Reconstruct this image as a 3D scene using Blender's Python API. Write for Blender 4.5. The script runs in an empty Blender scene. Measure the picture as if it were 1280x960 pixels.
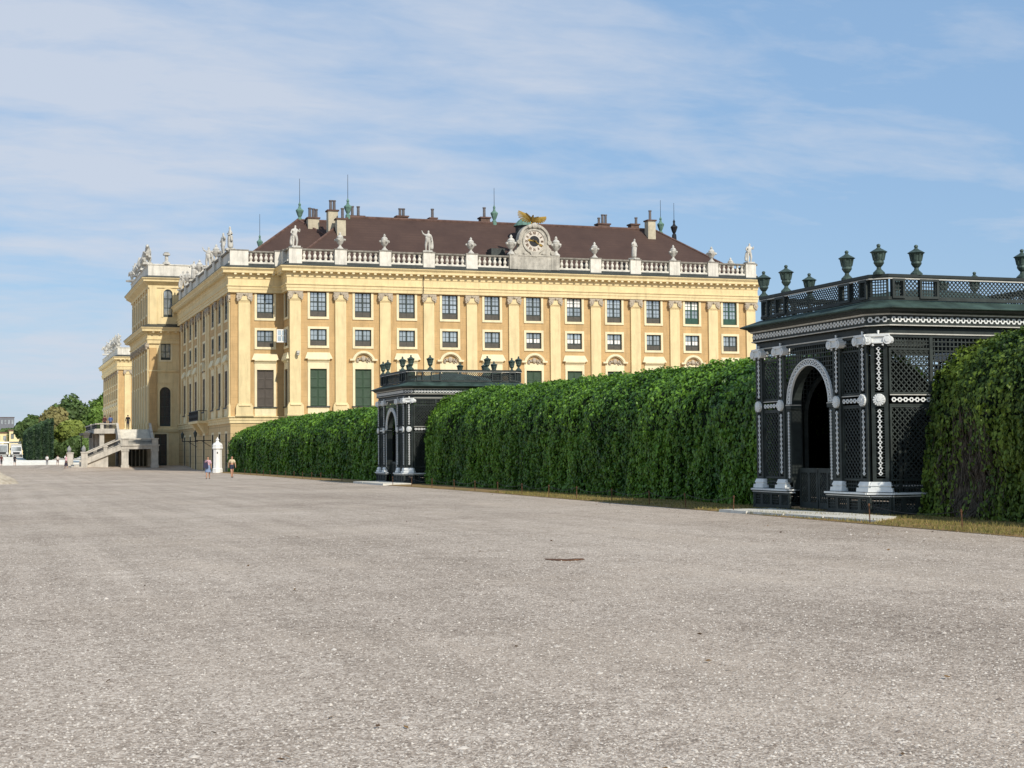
import bpy, bmesh, math, random
import numpy as np
from mathutils import Vector, Matrix, Quaternion
random.seed(7); RNG = np.random.default_rng(7)
scene = bpy.context.scene
COL = scene.collection
R = math.radians
# ------------------------------------------------------------------ camera
FPX, PITCH, ROLL, YAW = 1912.0, .0437, -.0087, .330
cam_data = bpy.data.cameras.new('camera'); cam = bpy.data.objects.new('camera', cam_data); COL.objects.link(cam)
cam_data.sensor_width = 36; cam_data.lens = FPX/1280*36; cam_data.clip_start = .1; cam_data.clip_end = 20000
_f = Vector((math.sin(YAW)*math.cos(PITCH), math.cos(YAW)*math.cos(PITCH), math.sin(PITCH)))
_r = Vector((math.cos(YAW), -math.sin(YAW), 0)); _u = _r.cross(_f)
_R = _r*math.cos(ROLL)+_u*math.sin(ROLL); _U = _u*math.cos(ROLL)-_r*math.sin(ROLL)
cam.matrix_world = Matrix(((_R.x,_U.x,-_f.x,0),(_R.y,_U.y,-_f.y,0),(_R.z,_U.z,-_f.z,1.70),(0,0,0,1)))
scene.camera = cam
# ------------------------------------------------------------------ world, sun, exposure
SUN_EL, SUN_AZ = R(36), R(168)
scene.view_settings.view_transform = 'Standard'; scene.view_settings.look = 'None'
scene.view_settings.exposure = 0.0; scene.view_settings.gamma = 1.0
world = bpy.data.worlds.new('World'); scene.world = world; world.use_nodes = True
wn, wl = world.node_tree.nodes, world.node_tree.links
wn.clear()
def N(nt, t, **kw):
    n = nt.nodes.new(t)
    for k, v in kw.items():
        if k[0] == '_': n.inputs[k[1:]].default_value = v
        else: setattr(n, k, v)
    return n
W = world.node_tree
out = N(W, 'ShaderNodeOutputWorld'); bg = N(W, 'ShaderNodeBackground', _Strength=.11)
sky = N(W, 'ShaderNodeTexSky', sky_type='NISHITA', sun_disc=False, sun_elevation=SUN_EL, sun_rotation=SUN_AZ, altitude=200, air_density=1.0, dust_density=.7, ozone_density=1.0)
tc = N(W, 'ShaderNodeTexCoord'); sp = N(W, 'ShaderNodeSeparateXYZ')
W.links.new(tc.outputs['Generated'], sp.inputs[0])
def wmath(op, a, b=None):
    n = N(W, 'ShaderNodeMath', operation=op)
    for i, v in enumerate((a, b)):
        if v is None: continue
        if isinstance(v, (int, float)): n.inputs[i].default_value = v
        else: W.links.new(v, n.inputs[i])
    return n.outputs[0]
zz = wmath('ADD', wmath('MAXIMUM', sp.outputs[2], 0.0), .16)
cx = N(W, 'ShaderNodeCombineXYZ'); W.links.new(wmath('DIVIDE', sp.outputs[0], zz), cx.inputs[0]); W.links.new(wmath('DIVIDE', sp.outputs[1], zz), cx.inputs[1])
mp = N(W, 'ShaderNodeMapping'); mp.inputs['Location'].default_value = (-17.2, 6.9, 0); mp.inputs['Rotation'].default_value = (0, 0, .33); mp.inputs['Scale'].default_value = (.7, 1.25, 1)
W.links.new(cx.outputs[0], mp.inputs[0])
n1 = N(W, 'ShaderNodeTexNoise', _Scale=2.6, _Detail=9.0, _Roughness=.58, _Distortion=.25); W.links.new(mp.outputs[0], n1.inputs['Vector'])
n2 = N(W, 'ShaderNodeTexNoise', _Scale=.45, _Detail=2.0); W.links.new(mp.outputs[0], n2.inputs['Vector'])
n3 = N(W, 'ShaderNodeTexNoise', _Scale=9.0, _Detail=5.0, _Roughness=.6, _Distortion=.6); W.links.new(mp.outputs[0], n3.inputs['Vector'])
cl = wmath('ADD', wmath('ADD', n1.outputs[0], wmath('MULTIPLY', wmath('SUBTRACT', n3.outputs[0], .5), .28)), wmath('MULTIPLY', wmath('SUBTRACT', n2.outputs[0], .5), 1.25))
ramp = N(W, 'ShaderNodeValToRGB'); W.links.new(cl, ramp.inputs[0])
ramp.color_ramp.elements[0].position = .42; ramp.color_ramp.elements[0].color = (0, 0, 0, 1)
ramp.color_ramp.elements[1].position = .78; ramp.color_ramp.elements[1].color = (.8, .8, .8, 1)
veil = N(W, 'ShaderNodeMix', data_type='RGBA'); veil.inputs[0].default_value = .62; W.links.new(sky.outputs[0], veil.inputs[6]); veil.inputs[7].default_value = (2.75, 4.6, 7.3, 1)
mx = N(W, 'ShaderNodeMix', data_type='RGBA'); W.links.new(ramp.outputs[0], mx.inputs[0]); W.links.new(veil.outputs[2], mx.inputs[6]); mx.inputs[7].default_value = (5.8, 6.25, 7.1, 1)
W.links.new(mx.outputs[2], bg.inputs[0]); W.links.new(bg.outputs[0], out.inputs[0])
sun_data = bpy.data.lights.new('sun', 'SUN'); sun_data.energy = 4.0; sun_data.angle = R(.55); sun_data.color = (1, .95, .86)
sun = bpy.data.objects.new('sun', sun_data); COL.objects.link(sun)
_s = Vector((math.cos(SUN_EL)*math.sin(SUN_AZ), math.cos(SUN_EL)*math.cos(SUN_AZ), math.sin(SUN_EL)))
sun.rotation_euler = (-_s).to_track_quat('-Z', 'Y').to_euler(); sun.location = (0, -20, 60)

# ------------------------------------------------------------------ helpers
def lin(c):
    return tuple((v/12.92 if v <= .04045 else ((v+.055)/1.055)**2.4) for v in [x/255 for x in c])
MATS = {}
def mat(name, col, rough=.8, var=.12, scale=3.0, bump=0.0, bscale=30.0, metal=0.0, spec=.3, stain=0.0, col2=None, zs=1.0, joints=None, attr=None, transl=0.0):
    """procedural material: base colour with world-space noise variation, fine bump, optional joints"""
    if name in MATS: return MATS[name]
    m = bpy.data.materials.new(name); m.use_nodes = True; t = m.node_tree; L = t.links
    p = t.nodes['Principled BSDF']; p.inputs['Roughness'].default_value = rough; p.inputs['Metallic'].default_value = metal
    p.inputs['Specular IOR Level'].default_value = spec
    g = N(t, 'ShaderNodeNewGeometry'); mp = N(t, 'ShaderNodeMapping'); mp.inputs['Scale'].default_value = (1, 1, zs)
    L.new(g.outputs['Position'], mp.inputs[0])
    no = N(t, 'ShaderNodeTexNoise', _Scale=scale, _Detail=5.0, _Roughness=.6); L.new(mp.outputs[0], no.inputs['Vector'])
    c2 = col2 or tuple(max(0, v*(1-2.2*var)) for v in col)
    c1 = tuple(min(1, v*(1+var)) for v in col) if not col2 else col
    rp = N(t, 'ShaderNodeValToRGB'); rp.color_ramp.elements[0].position = .3; rp.color_ramp.elements[1].position = .7
    rp.color_ramp.elements[0].color = (*c2, 1); rp.color_ramp.elements[1].color = (*c1, 1)
    L.new(no.outputs[0], rp.inputs[0]); colout = rp.outputs[0]
    if attr:
        a = N(t, 'ShaderNodeAttribute', attribute_name=attr)
        rp2 = N(t, 'ShaderNodeValToRGB'); els = rp2.color_ramp.elements
        els[0].color = (*c2, 1); els[1].color = (*c1, 1)
        mm = N(t, 'ShaderNodeMath', operation='MULTIPLY_ADD'); mm.inputs[1].default_value = .35; mm.inputs[2].default_value = -.17
        L.new(no.outputs[0], mm.inputs[0]); ad = N(t, 'ShaderNodeMath', operation='ADD'); L.new(mm.outputs[0], ad.inputs[0]); L.new(a.outputs['Fac'], ad.inputs[1])
        L.new(ad.outputs[0], rp2.inputs[0]); colout = rp2.outputs[0]
    if stain:
        mp2 = N(t, 'ShaderNodeMapping'); mp2.inputs['Scale'].default_value = (1.6, 1.6, .22); L.new(g.outputs['Position'], mp2.inputs[0])
        ns = N(t, 'ShaderNodeTexNoise', _Scale=1.3, _Detail=6.0, _Roughness=.7); L.new(mp2.outputs[0], ns.inputs['Vector'])
        rs = N(t, 'ShaderNodeValToRGB'); rs.color_ramp.elements[0].position = .48; rs.color_ramp.elements[1].position = .75
        rs.color_ramp.elements[1].color = (stain, stain, stain, 1); L.new(ns.outputs[0], rs.inputs[0])
        ms = N(t, 'ShaderNodeMix', data_type='RGBA'); L.new(rs.outputs[0], ms.inputs[0]); L.new(colout, ms.inputs[6]); ms.inputs[7].default_value = (*[v*.42 for v in col], 1)
        colout = ms.outputs[2]
    hsrc = None
    if joints:
        s = N(t, 'ShaderNodeSeparateXYZ'); L.new(g.outputs['Position'], s.inputs[0])
        a1 = N(t, 'ShaderNodeMath', operation='ADD'); L.new(s.outputs[0], a1.inputs[0]); L.new(s.outputs[1], a1.inputs[1])
        cv = N(t, 'ShaderNodeCombineXYZ'); L.new(a1.outputs[0], cv.inputs[0]); L.new(s.outputs[2], cv.inputs[1])
        bt = N(t, 'ShaderNodeTexBrick'); L.new(cv.outputs[0], bt.inputs['Vector'])
        bt.inputs['Scale'].default_value = 1.0; bt.inputs['Mortar Size'].default_value = joints[2]; bt.inputs['Brick Width'].default_value = joints[0]; bt.inputs['Row Height'].default_value = joints[1]
        bt.inputs['Mortar Smooth'].default_value = .1
        mj = N(t, 'ShaderNodeMix', data_type='RGBA'); mj.inputs[7].default_value = (*[v*joints[3] for v in col], 1)
        L.new(bt.outputs['Fac'], mj.inputs[0]); L.new(colout, mj.inputs[6]); colout = mj.outputs[2]; hsrc = bt.outputs['Fac']
    L.new(colout, p.inputs['Base Color'])
    if bump:
        nb = N(t, 'ShaderNodeTexNoise', _Scale=bscale, _Detail=4.0); L.new(g.outputs['Position'], nb.inputs['Vector'])
        b = N(t, 'ShaderNodeBump', _Strength=bump, _Distance=.02); L.new(nb.outputs[0], b.inputs['Height']); L.new(b.outputs[0], p.inputs['Normal'])
    if transl:
        tr = N(t, 'ShaderNodeBsdfTranslucent'); L.new(colout, tr.inputs[0]); mxs = N(t, 'ShaderNodeMixShader'); mxs.inputs[0].default_value = transl
        L.new(p.outputs[0], mxs.inputs[1]); L.new(tr.outputs[0], mxs.inputs[2]); L.new(mxs.outputs[0], t.nodes['Material Output'].inputs[0])
    MATS[name] = m
    return m

class MB:
    """collects faces, builds ONE mesh"""
    def __init__(s): s.v = []; s.f = []; s.mi = []; s.m = 0
    def add(s, vs, fs):
        b = len(s.v); s.v += [tuple(v) for v in vs]
        for f in fs: s.f.append(tuple(b+i for i in f)); s.mi.append(s.m)
        return s
    def box(s, x0, x1, y0, y1, z0, z1):
        return s.add([(x0,y0,z0),(x1,y0,z0),(x1,y1,z0),(x0,y1,z0),(x0,y0,z1),(x1,y0,z1),(x1,y1,z1),(x0,y1,z1)],
                     [(0,3,2,1),(4,5,6,7),(0,1,5,4),(1,2,6,5),(2,3,7,6),(3,0,4,7)])
    def taper(s, b, t):  # b,t=(x0,x1,y0,y1,z)
        return s.add([(b[0],b[2],b[4]),(b[1],b[2],b[4]),(b[1],b[3],b[4]),(b[0],b[3],b[4]),(t[0],t[2],t[4]),(t[1],t[2],t[4]),(t[1],t[3],t[4]),(t[0],t[3],t[4])],
                     [(0,3,2,1),(4,5,6,7),(0,1,5,4),(1,2,6,5),(2,3,7,6),(3,0,4,7)])
    def lathe(s, prof, n=12, c=(0,0,0), sx=1, sy=1, cap=True):
        vs = []; k = len(prof)
        for r, z in prof:
            for i in range(n):
                a = 2*math.pi*i/n; vs.append((c[0]+sx*r*math.cos(a), c[1]+sy*r*math.sin(a), c[2]+z))
        fs = [(j*n+i, j*n+(i+1)%n, (j+1)*n+(i+1)%n, (j+1)*n+i) for j in range(k-1) for i in range(n)]
        if cap: fs += [tuple(range(n))[::-1], tuple(range((k-1)*n, k*n))]
        return s.add(vs, fs)
    def cyl(s, p0, p1, r0, r1=None, n=8):
        r1 = r0 if r1 is None else r1; p0, p1 = Vector(p0), Vector(p1); d = (p1-p0).normalized()
        a = d.orthogonal().normalized(); b = d.cross(a); vs = []
        for p, r in ((p0, r0), (p1, r1)):
            for i in range(n):
                t = 2*math.pi*i/n; vs.append(p+a*r*math.cos(t)+b*r*math.sin(t))
        return s.add(vs, [(i,(i+1)%n,n+(i+1)%n,n+i) for i in range(n)]+[tuple(range(n))[::-1], tuple(range(n,2*n))])
    def bar(s, p0, p1, w, t, nrm=(0,-1,0)):  # slat: width w in plane, thickness t along nrm
        p0, p1 = Vector(p0), Vector(p1); d = (p1-p0).normalized(); nn = Vector(nrm); a = d.cross(nn).normalized()*w/2; b = nn*t/2
        vs = [p0-a-b,p0+a-b,p0+a+b,p0-a+b,p1-a-b,p1+a-b,p1+a+b,p1-a+b]
        return s.add(vs, [(0,3,2,1),(4,5,6,7),(0,1,5,4),(1,2,6,5),(2,3,7,6),(3,0,4,7)])
    def ext(s, poly, y0, y1):  # polygon in xz extruded along y
        n = len(poly)
        vs = [(x,y0,z) for x,z in poly]+[(x,y1,z) for x,z in poly]
        return s.add(vs, [tuple(range(n)), tuple(range(n,2*n))[::-1]]+[(i,n+i,n+(i+1)%n,(i+1)%n) for i in range(n)])
    def ring(s, c, r0, r1, a0, a1, y0, y1, n=16):  # arc band in xz plane
        for i in range(n):
            t0, t1 = a0+(a1-a0)*i/n, a0+(a1-a0)*(i+1)/n
            s.ext([(c[0]+r0*math.cos(t0),c[1]+r0*math.sin(t0)),(c[0]+r1*math.cos(t0),c[1]+r1*math.sin(t0)),(c[0]+r1*math.cos(t1),c[1]+r1*math.sin(t1)),(c[0]+r0*math.cos(t1),c[1]+r0*math.sin(t1))], y0, y1)
        return s
    def ball(s, c, r, n=8, sx=1, sy=1, sz=1):
        return s.lathe([(r*math.sin(math.pi*i/n), -sz*r*math.cos(math.pi*i/n)) for i in range(n+1)] if sz else [], n, c, sx, sy, False)
    def sweep(s, prof, path, closed=False):  # prof (out,z); outward = right of travel
        n = len(path); rows = []
        for i in range(n):
            p = Vector(path[i]); d0 = d1 = None
            if i > 0 or closed: d0 = (p-Vector(path[i-1])).normalized()
            if i < n-1 or closed: d1 = (Vector(path[(i+1) % n])-p).normalized()
            d0 = d0 or d1; d1 = d1 or d0
            n0, n1 = Vector((d0.y,-d0.x)), Vector((d1.y,-d1.x)); m = (n0+n1); m = m/max(.2, m.length_squared)*2
            rows.append([(p.x+m.x*o, p.y+m.y*o, z) for o, z in prof])
        k = len(prof); vs = [v for r in rows for v in r]
        fs = [(i*k+j, i*k+j+1, ((i+1)%n)*k+j+1, ((i+1)%n)*k+j) for i in range(n if closed else n-1) for j in range(k-1)]
        if not closed: fs += [tuple(range(k)), tuple(range((n-1)*k, n*k))[::-1]]
        return s.add(vs, fs)
    def merge(s, o, M=None):
        return s.add([M @ Vector(v) for v in o.v] if M else o.v, o.f)
    def mesh(s, name, mats, smooth=False):
        me = bpy.data.meshes.new(name); me.from_pydata(s.v, [], s.f)
        for m in (mats if isinstance(mats, (list, tuple)) else [mats]): me.materials.append(m)
        if len(me.materials) > 1: me.polygons.foreach_set('material_index', s.mi)
        if smooth: me.polygons.foreach_set('use_smooth', [True]*len(me.polygons))
        me.update(); return me
    def build(s, name, mats, parent=None, loc=(0,0,0), rz=0, smooth=False):
        return put(name, s.mesh(name, mats, smooth), parent, loc, rz)
def put(name, me, parent=None, loc=(0,0,0), rz=0):
    o = bpy.data.objects.new(name, me); COL.objects.link(o); o.location = loc; o.rotation_euler = (0,0,rz)
    if parent: o.parent = parent
    return o
def tag(o, label=None, cat=None, group=None, kind=None):
    for k, v in (('label',label),('category',cat),('group',group),('kind',kind)):
        if v: o[k] = v
    return o
def empty(name, loc=(0,0,0), rz=0):
    o = bpy.data.objects.new(name, None); COL.objects.link(o); o.location = loc; o.rotation_euler = (0,0,rz); o.empty_display_size = .3; return o
def copy_tree(o, parent=None):
    c = o.copy(); COL.objects.link(c); c.parent = parent
    for ch in o.children: copy_tree(ch, c)
    return c
ORD = ['first','second','third','fourth','fifth','sixth','seventh','eighth','ninth','tenth','eleventh','twelfth','thirteenth','fourteenth','fifteenth','sixteenth','seventeenth','eighteenth','nineteenth','twentieth','twenty-first','twenty-second','twenty-third','twenty-fourth','twenty-fifth','twenty-sixth','twenty-seventh','twenty-eighth']
def np_mesh(name, verts, faces, m, var=None):
    """fast mesh from numpy: verts (n,3), faces (k,c)"""
    me = bpy.data.meshes.new(name); k, c = faces.shape
    me.vertices.add(len(verts)); me.vertices.foreach_set('co', np.asarray(verts, np.float32).ravel())
    me.loops.add(k*c); me.loops.foreach_set('vertex_index', faces.astype(np.int32).ravel())
    me.polygons.add(k); me.polygons.foreach_set('loop_start', np.arange(0, k*c, c, dtype=np.int32))
    me.materials.append(m); me.update(calc_edges=True); me.validate()
    if var is not None:
        a = me.attributes.new('var', 'FLOAT', 'FACE'); a.data.foreach_set('value', np.asarray(var, np.float32))
    return me
def skin_mesh(name, verts, edges, radii, mats, root=0, sub=1, plinth=None):
    me = bpy.data.meshes.new('tmp'); me.from_pydata(verts, edges, []); o = bpy.data.objects.new('tmp', me); COL.objects.link(o)
    sk = o.modifiers.new('s', 'SKIN'); sk.use_smooth_shade = True
    for i, d in enumerate(me.skin_vertices[0].data if me.skin_vertices else []): pass
    if not me.skin_vertices:
        bm = bmesh.new(); bm.from_mesh(me); bm.verts.layers.skin.verify(); bm.to_mesh(me); bm.free()
    for i, d in enumerate(me.skin_vertices[0].data):
        r = radii[i]; d.radius = r if isinstance(r, tuple) else (r, r); d.use_root = (i == root)
    if sub: o.modifiers.new('u', 'SUBSURF').levels = sub
    dg = bpy.context.evaluated_depsgraph_get(); res = bpy.data.meshes.new_from_object(o.evaluated_get(dg)); res.name = name
    bpy.data.objects.remove(o); bpy.data.meshes.remove(me)
    res.materials.clear()
    for m in (mats if isinstance(mats, (list, tuple)) else [mats]): res.materials.append(m)
    return res

# ------------------------------------------------------------------ materials
M_ochre = mat('ochre_plaster', lin((200,166,116)), .9, .07, .8, .15, 60, stain=.5, joints=(2.2, .62, .018, .80))
M_cream = mat('cream_plaster', lin((228,206,157)), .88, .05, 1.0, .12, 60, stain=.45)
M_pale = mat('pale_trim', lin((233,218,178)), .88, .04, 2.0, .1, 60, stain=.35)
M_socle = mat('sandy_ground_floor_plaster', lin((206,178,130)), .9, .05, 1.2, .15, 60, stain=.4, joints=(30, .7, .035, .7))
M_stone = mat('parapet_limestone', lin((226,219,203)), .9, .07, 2.2, .25, 25, stain=.75)
M_statue = mat('weathered_statue_stone', lin((205,200,188)), .9, .14, 3.5, .3, 20, stain=.9)
M_capst = mat('capital_stone', lin((186,172,150)), .9, .14, 6.0, .3, 30, stain=.5)
M_flash = mat('lead_flashing', lin((64,68,64)), .6, .2, 3, stain=.5, spec=.4)
M_tile = mat('brown_roof_tiles', lin((88,67,57)), .8, .10, .45, .3, 30, col2=lin((66,49,43)), joints=(.22, .3, .03, .72))
M_ridge = mat('ridge_tiles', lin((104,80,70)), .85, .2, 2)
M_copper = mat('green_copper', lin((106,138,122)), .65, .2, 3, stain=.4)
M_sashg = mat('dark_sash_paint', lin((58,66,62)), .5, .08, 4)
M_sashgreen = mat('green_sash_paint', lin((52,84,70)), .5, .08, 4)
M_board = mat('window_lower_board', lin((88,84,76)), .7, .1, 4)
M_gshut = mat('green_shutter_paint', lin((58,80,58)), .6, .10, 2.5, stain=.3)
M_bshut = mat('brown_grey_shutter_paint', lin((88,80,72)), .7, .08, 2.5)
M_iron = mat('wrought_iron', lin((38,38,40)), .5, .1, 6)
M_gold = mat('gilding', (.40,.25,.06), .34, .2, 5, metal=1.0)
M_dial = mat('clock_dial_enamel', lin((206,196,180)), .5, .08, 3)
M_dialc = mat('clock_dial_centre', lin((44,42,42)), .4, .1, 5)
M_num = mat('clock_numeral', lin((110,84,62)), .5, .1, 5)
M_flue = mat('chimney_flue_metal', lin((120,112,108)), .5, .15, 5, metal=.4)
M_chim = mat('chimney_plaster', lin((196,184,158)), .9, .08, 3, stain=.5)
M_lat = mat('dark_lattice_paint', lin((56,62,58)), .6, .22, 3, stain=.35, spec=.3)
M_latd = mat('black_green_cornice_paint', lin((44,50,47)), .55, .14, 5, spec=.35)
M_white = mat('white_ornament_paint', lin((232,232,226)), .6, .05, 6, .1, 40, stain=.25)
M_offw = mat('aged_white_moulding', lin((196,192,180)), .7, .10, 6)
M_pcop = mat('pavilion_copper_roof', lin((62,80,72)), .65, .3, 2.0, stain=.5)
M_urn = mat('patinated_urn', lin((74,90,82)), .55, .25, 7, metal=.2, stain=.4)
M_slab = mat('limestone_step', lin((214,208,194)), .85, .08, 1.5, .2, 20, stain=.4)
M_rust = mat('rusty_iron', lin((104,74,52)), .85, .25, 12)
M_core = mat('hedge_interior', lin((26,40,16)), .95, .3, 6, .6, 12)
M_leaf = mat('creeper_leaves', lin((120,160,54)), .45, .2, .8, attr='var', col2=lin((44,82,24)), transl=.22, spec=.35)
M_leafw = mat('creeper_leaves_autumn', lin((128,150,56)), .5, .2, .8, attr='var', col2=lin((38,64,20)), transl=.22, spec=.3)
M_vine = mat('dry_vine_stems', lin((98,88,74)), .9, .25, 6)
M_trunk = mat('bark', lin((78,64,50)), .95, .25, 4, .5, 10)
M_glass = mat('window_glass', (.56,.60,.60), .05, .25, .25, metal=.62, spec=.5)
M_gdark = mat('dark_room_glass', lin((58,58,60)), .08, .15, .4, spec=.6)
M_door = mat('dark_door_paint', lin((66,60,54)), .7, .1, 3)
M_coping = mat('weathered_coping', lin((150,144,132)), .9, .2, 2.5, .2, 20, stain=.8)
M_whitep = mat('white_painted_timber', lin((236,232,224)), .6, .04, 4)

# window glass: mostly mirror over a dark room
# ------------------------------------------------------------------ ground
def ground_material(name, c1, c2, c3, fine):
    m = bpy.data.materials.new(name); m.use_nodes = True; t = m.node_tree; L = t.links; p = t.nodes['Principled BSDF']; p.inputs['Roughness'].default_value = .95; p.inputs['Specular IOR Level'].default_value = .15
    g = N(t, 'ShaderNodeNewGeometry')
    vo = N(t, 'ShaderNodeTexVoronoi', _Scale=fine); L.new(g.outputs['Position'], vo.inputs['Vector'])
    vo2 = N(t, 'ShaderNodeTexVoronoi', _Scale=fine*.38); L.new(g.outputs['Position'], vo2.inputs['Vector'])
    big = N(t, 'ShaderNodeTexNoise', _Scale=.13, _Detail=7.0, _Roughness=.62); L.new(g.outputs['Position'], big.inputs['Vector'])
    mid = N(t, 'ShaderNodeTexNoise', _Scale=1.4, _Detail=6.0, _Roughness=.7); L.new(g.outputs['Position'], mid.inputs['Vector'])
    sx = N(t, 'ShaderNodeSeparateColor'); L.new(vo.outputs['Color'], sx.inputs[0])
    sx2 = N(t, 'ShaderNodeSeparateColor'); L.new(vo2.outputs['Color'], sx2.inputs[0])
    def ma(op, a, b):
        n = N(t, 'ShaderNodeMath', operation=op)
        for i, v in enumerate((a, b)):
            if isinstance(v, (int, float)): n.inputs[i].default_value = v
            else: L.new(v, n.inputs[i])
        return n.outputs[0]
    s = ma('ADD', ma('MULTIPLY', sx.outputs[0], .42), ma('MULTIPLY', sx2.outputs[1], .22))
    s = ma('ADD', s, ma('MULTIPLY', mid.outputs[0], .35)); s = ma('ADD', s, ma('MULTIPLY', big.outputs[0], .50))
    rp = N(t, 'ShaderNodeValToRGB'); e = rp.color_ramp.elements; e[0].position = .42; e[0].color = (*c1, 1); e[1].position = 1.05; e[1].color = (*c3, 1)
    n = e.new(.72); n.color = (*c2, 1); L.new(s, rp.inputs[0])
    # dusty worn patches
    du = N(t, 'ShaderNodeTexNoise', _Scale=.32, _Detail=5.0, _Roughness=.6); mpd = N(t, 'ShaderNodeMapping'); mpd.inputs['Location'].default_value = (5, 9, 0); mpd.inputs['Scale'].default_value = (1, .45, 1); L.new(g.outputs['Position'], mpd.inputs[0]); L.new(mpd.outputs[0], du.inputs['Vector'])
    rd = N(t, 'ShaderNodeValToRGB'); rd.color_ramp.elements[0].position = .52; rd.color_ramp.elements[1].position = .72; rd.color_ramp.elements[1].color = (.55,.55,.55,1); L.new(du.outputs[0], rd.inputs[0])
    md = N(t, 'ShaderNodeMix', data_type='RGBA'); L.new(rd.outputs[0], md.inputs[0]); L.new(rp.outputs[0], md.inputs[6]); md.inputs[7].default_value = (*[(a+b)/2*f for a, b, f in zip(c2, c3, (1.0, .97, .93))], 1)
    # faint wheel and rake tracks running along the square
    mt = N(t, 'ShaderNodeMapping'); mt.inputs['Rotation'].default_value = (0, 0, .16); mt.inputs['Scale'].default_value = (1.1, .035, 1); L.new(g.outputs['Position'], mt.inputs[0])
    tr = N(t, 'ShaderNodeTexNoise', _Scale=1.3, _Detail=5.0, _Roughness=.65); L.new(mt.outputs[0], tr.inputs['Vector'])
    rt = N(t, 'ShaderNodeValToRGB'); rt.color_ramp.elements[0].position = .36; rt.color_ramp.elements[0].color = (.91,.905,.90,1); rt.color_ramp.elements[1].position = .62; rt.color_ramp.elements[1].color = (1.06,1.06,1.06,1); L.new(tr.outputs[0], rt.inputs[0])
    mm = N(t, 'ShaderNodeMix', data_type='RGBA', blend_type='MULTIPLY'); mm.inputs[0].default_value = 1.0; L.new(md.outputs[2], mm.inputs[6]); L.new(rt.outputs[0], mm.inputs[7])
    L.new(mm.outputs[2], p.inputs['Base Color'])
    bp = N(t, 'ShaderNodeBump', _Strength=.55, _Distance=.012); L.new(ma('ADD', vo.outputs['Distance'], ma('MULTIPLY', sx.outputs[1], .5)), bp.inputs['Height']); L.new(bp.outputs[0], p.inputs['Normal'])
    return m
M_gravel = ground_material('grey_gravel', lin((116,103,91)), lin((174,157,139)), lin((218,203,185)), 58)
M_cgravel = ground_material('sunlit_cream_gravel', lin((238,226,200)), lin((248,240,222)), lin((255,250,238)), 30)  # very pale so the colour carries the far court's strong sunlight
mb = MB(); mb.add([(-6000,-300,0),(6000,-300,0),(6000,9000,0),(-6000,9000,0)], [(0,1,2,3)])
tag(mb.build('ground', M_gravel), kind='structure')
mb = MB(); # court beyond the palace, rising gently, its sunlit brightness painted by pale gravel
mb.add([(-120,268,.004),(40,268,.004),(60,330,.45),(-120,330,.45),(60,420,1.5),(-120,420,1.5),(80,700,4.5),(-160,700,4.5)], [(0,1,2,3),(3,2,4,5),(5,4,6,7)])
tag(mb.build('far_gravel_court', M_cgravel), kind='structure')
# raised apron at the foot of the stairs
mb = MB(); a = [(7,163),(21.2,167),(21.2,215),(5,215)]; b = [(8.5,169),(21.2,174),(21.2,215),(6,215)]
mb.add([(*p,.004) for p in a]+[(*p,.36) for p in b], [(4,5,6,7),(0,1,5,4),(3,0,4,7)])
tag(mb.build('stair_apron', M_gravel), kind='structure')

# grass strip along the hedges
M_soil = mat('dry_grass_soil', lin((158,122,80)), .95, .2, .9, .5, 25, col2=lin((116,104,60)))
edge = [(17.9,14),(18.3,24),(18.75,37),(18.95,46),(19.3,58),(19.4,65),(19.2,77),(19.3,140.4)]
mb = MB(); vs = []
for x, y in edge: vs += [(x,y,.008),(x+.25,y,.035),(22.5,y,.045)]
mb.add(vs, [(i*3+j, i*3+j+1, i*3+j+4, i*3+j+3) for i in range(len(edge)-1) for j in range(2)])
tag(mb.build('grass_verge', M_soil), kind='structure')
M_grass = mat('dry_grass_blades', lin((168,148,90)), .8, .2, 1.0, attr='var', col2=lin((98,104,50)), transl=.2)
n = 30000; yy = 22+(60-22)*RNG.random(n)**1.6; ex = np.interp(yy, [p[1] for p in edge], [p[0] for p in edge]); xx = ex+.02+RNG.random(n)*(21.3-ex)
h = .03+.06*RNG.random(n)*(1+.6*np.sin(xx*3+yy*1.3)); a = RNG.random(n)*6.28; w = .006+.008*RNG.random(n)
v = np.zeros((n,3,3)); v[:,:,2] = .02
v[:,0,0] = xx-w*np.cos(a); v[:,0,1] = yy-w*np.sin(a); v[:,1,0] = xx+w*np.cos(a); v[:,1,1] = yy+w*np.sin(a)
v[:,2,0] = xx+(RNG.random(n)-.5)*.08; v[:,2,1] = yy+(RNG.random(n)-.5)*.08; v[:,2,2] = .02+h
gr = put('grass', np_mesh('grass', v.reshape(-1,3), np.arange(3*n).reshape(n,3), M_grass, RNG.random(n)))
tag(gr, 'short dry grass on the verge in front of the hedges', 'grass', kind='stuff')

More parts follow.
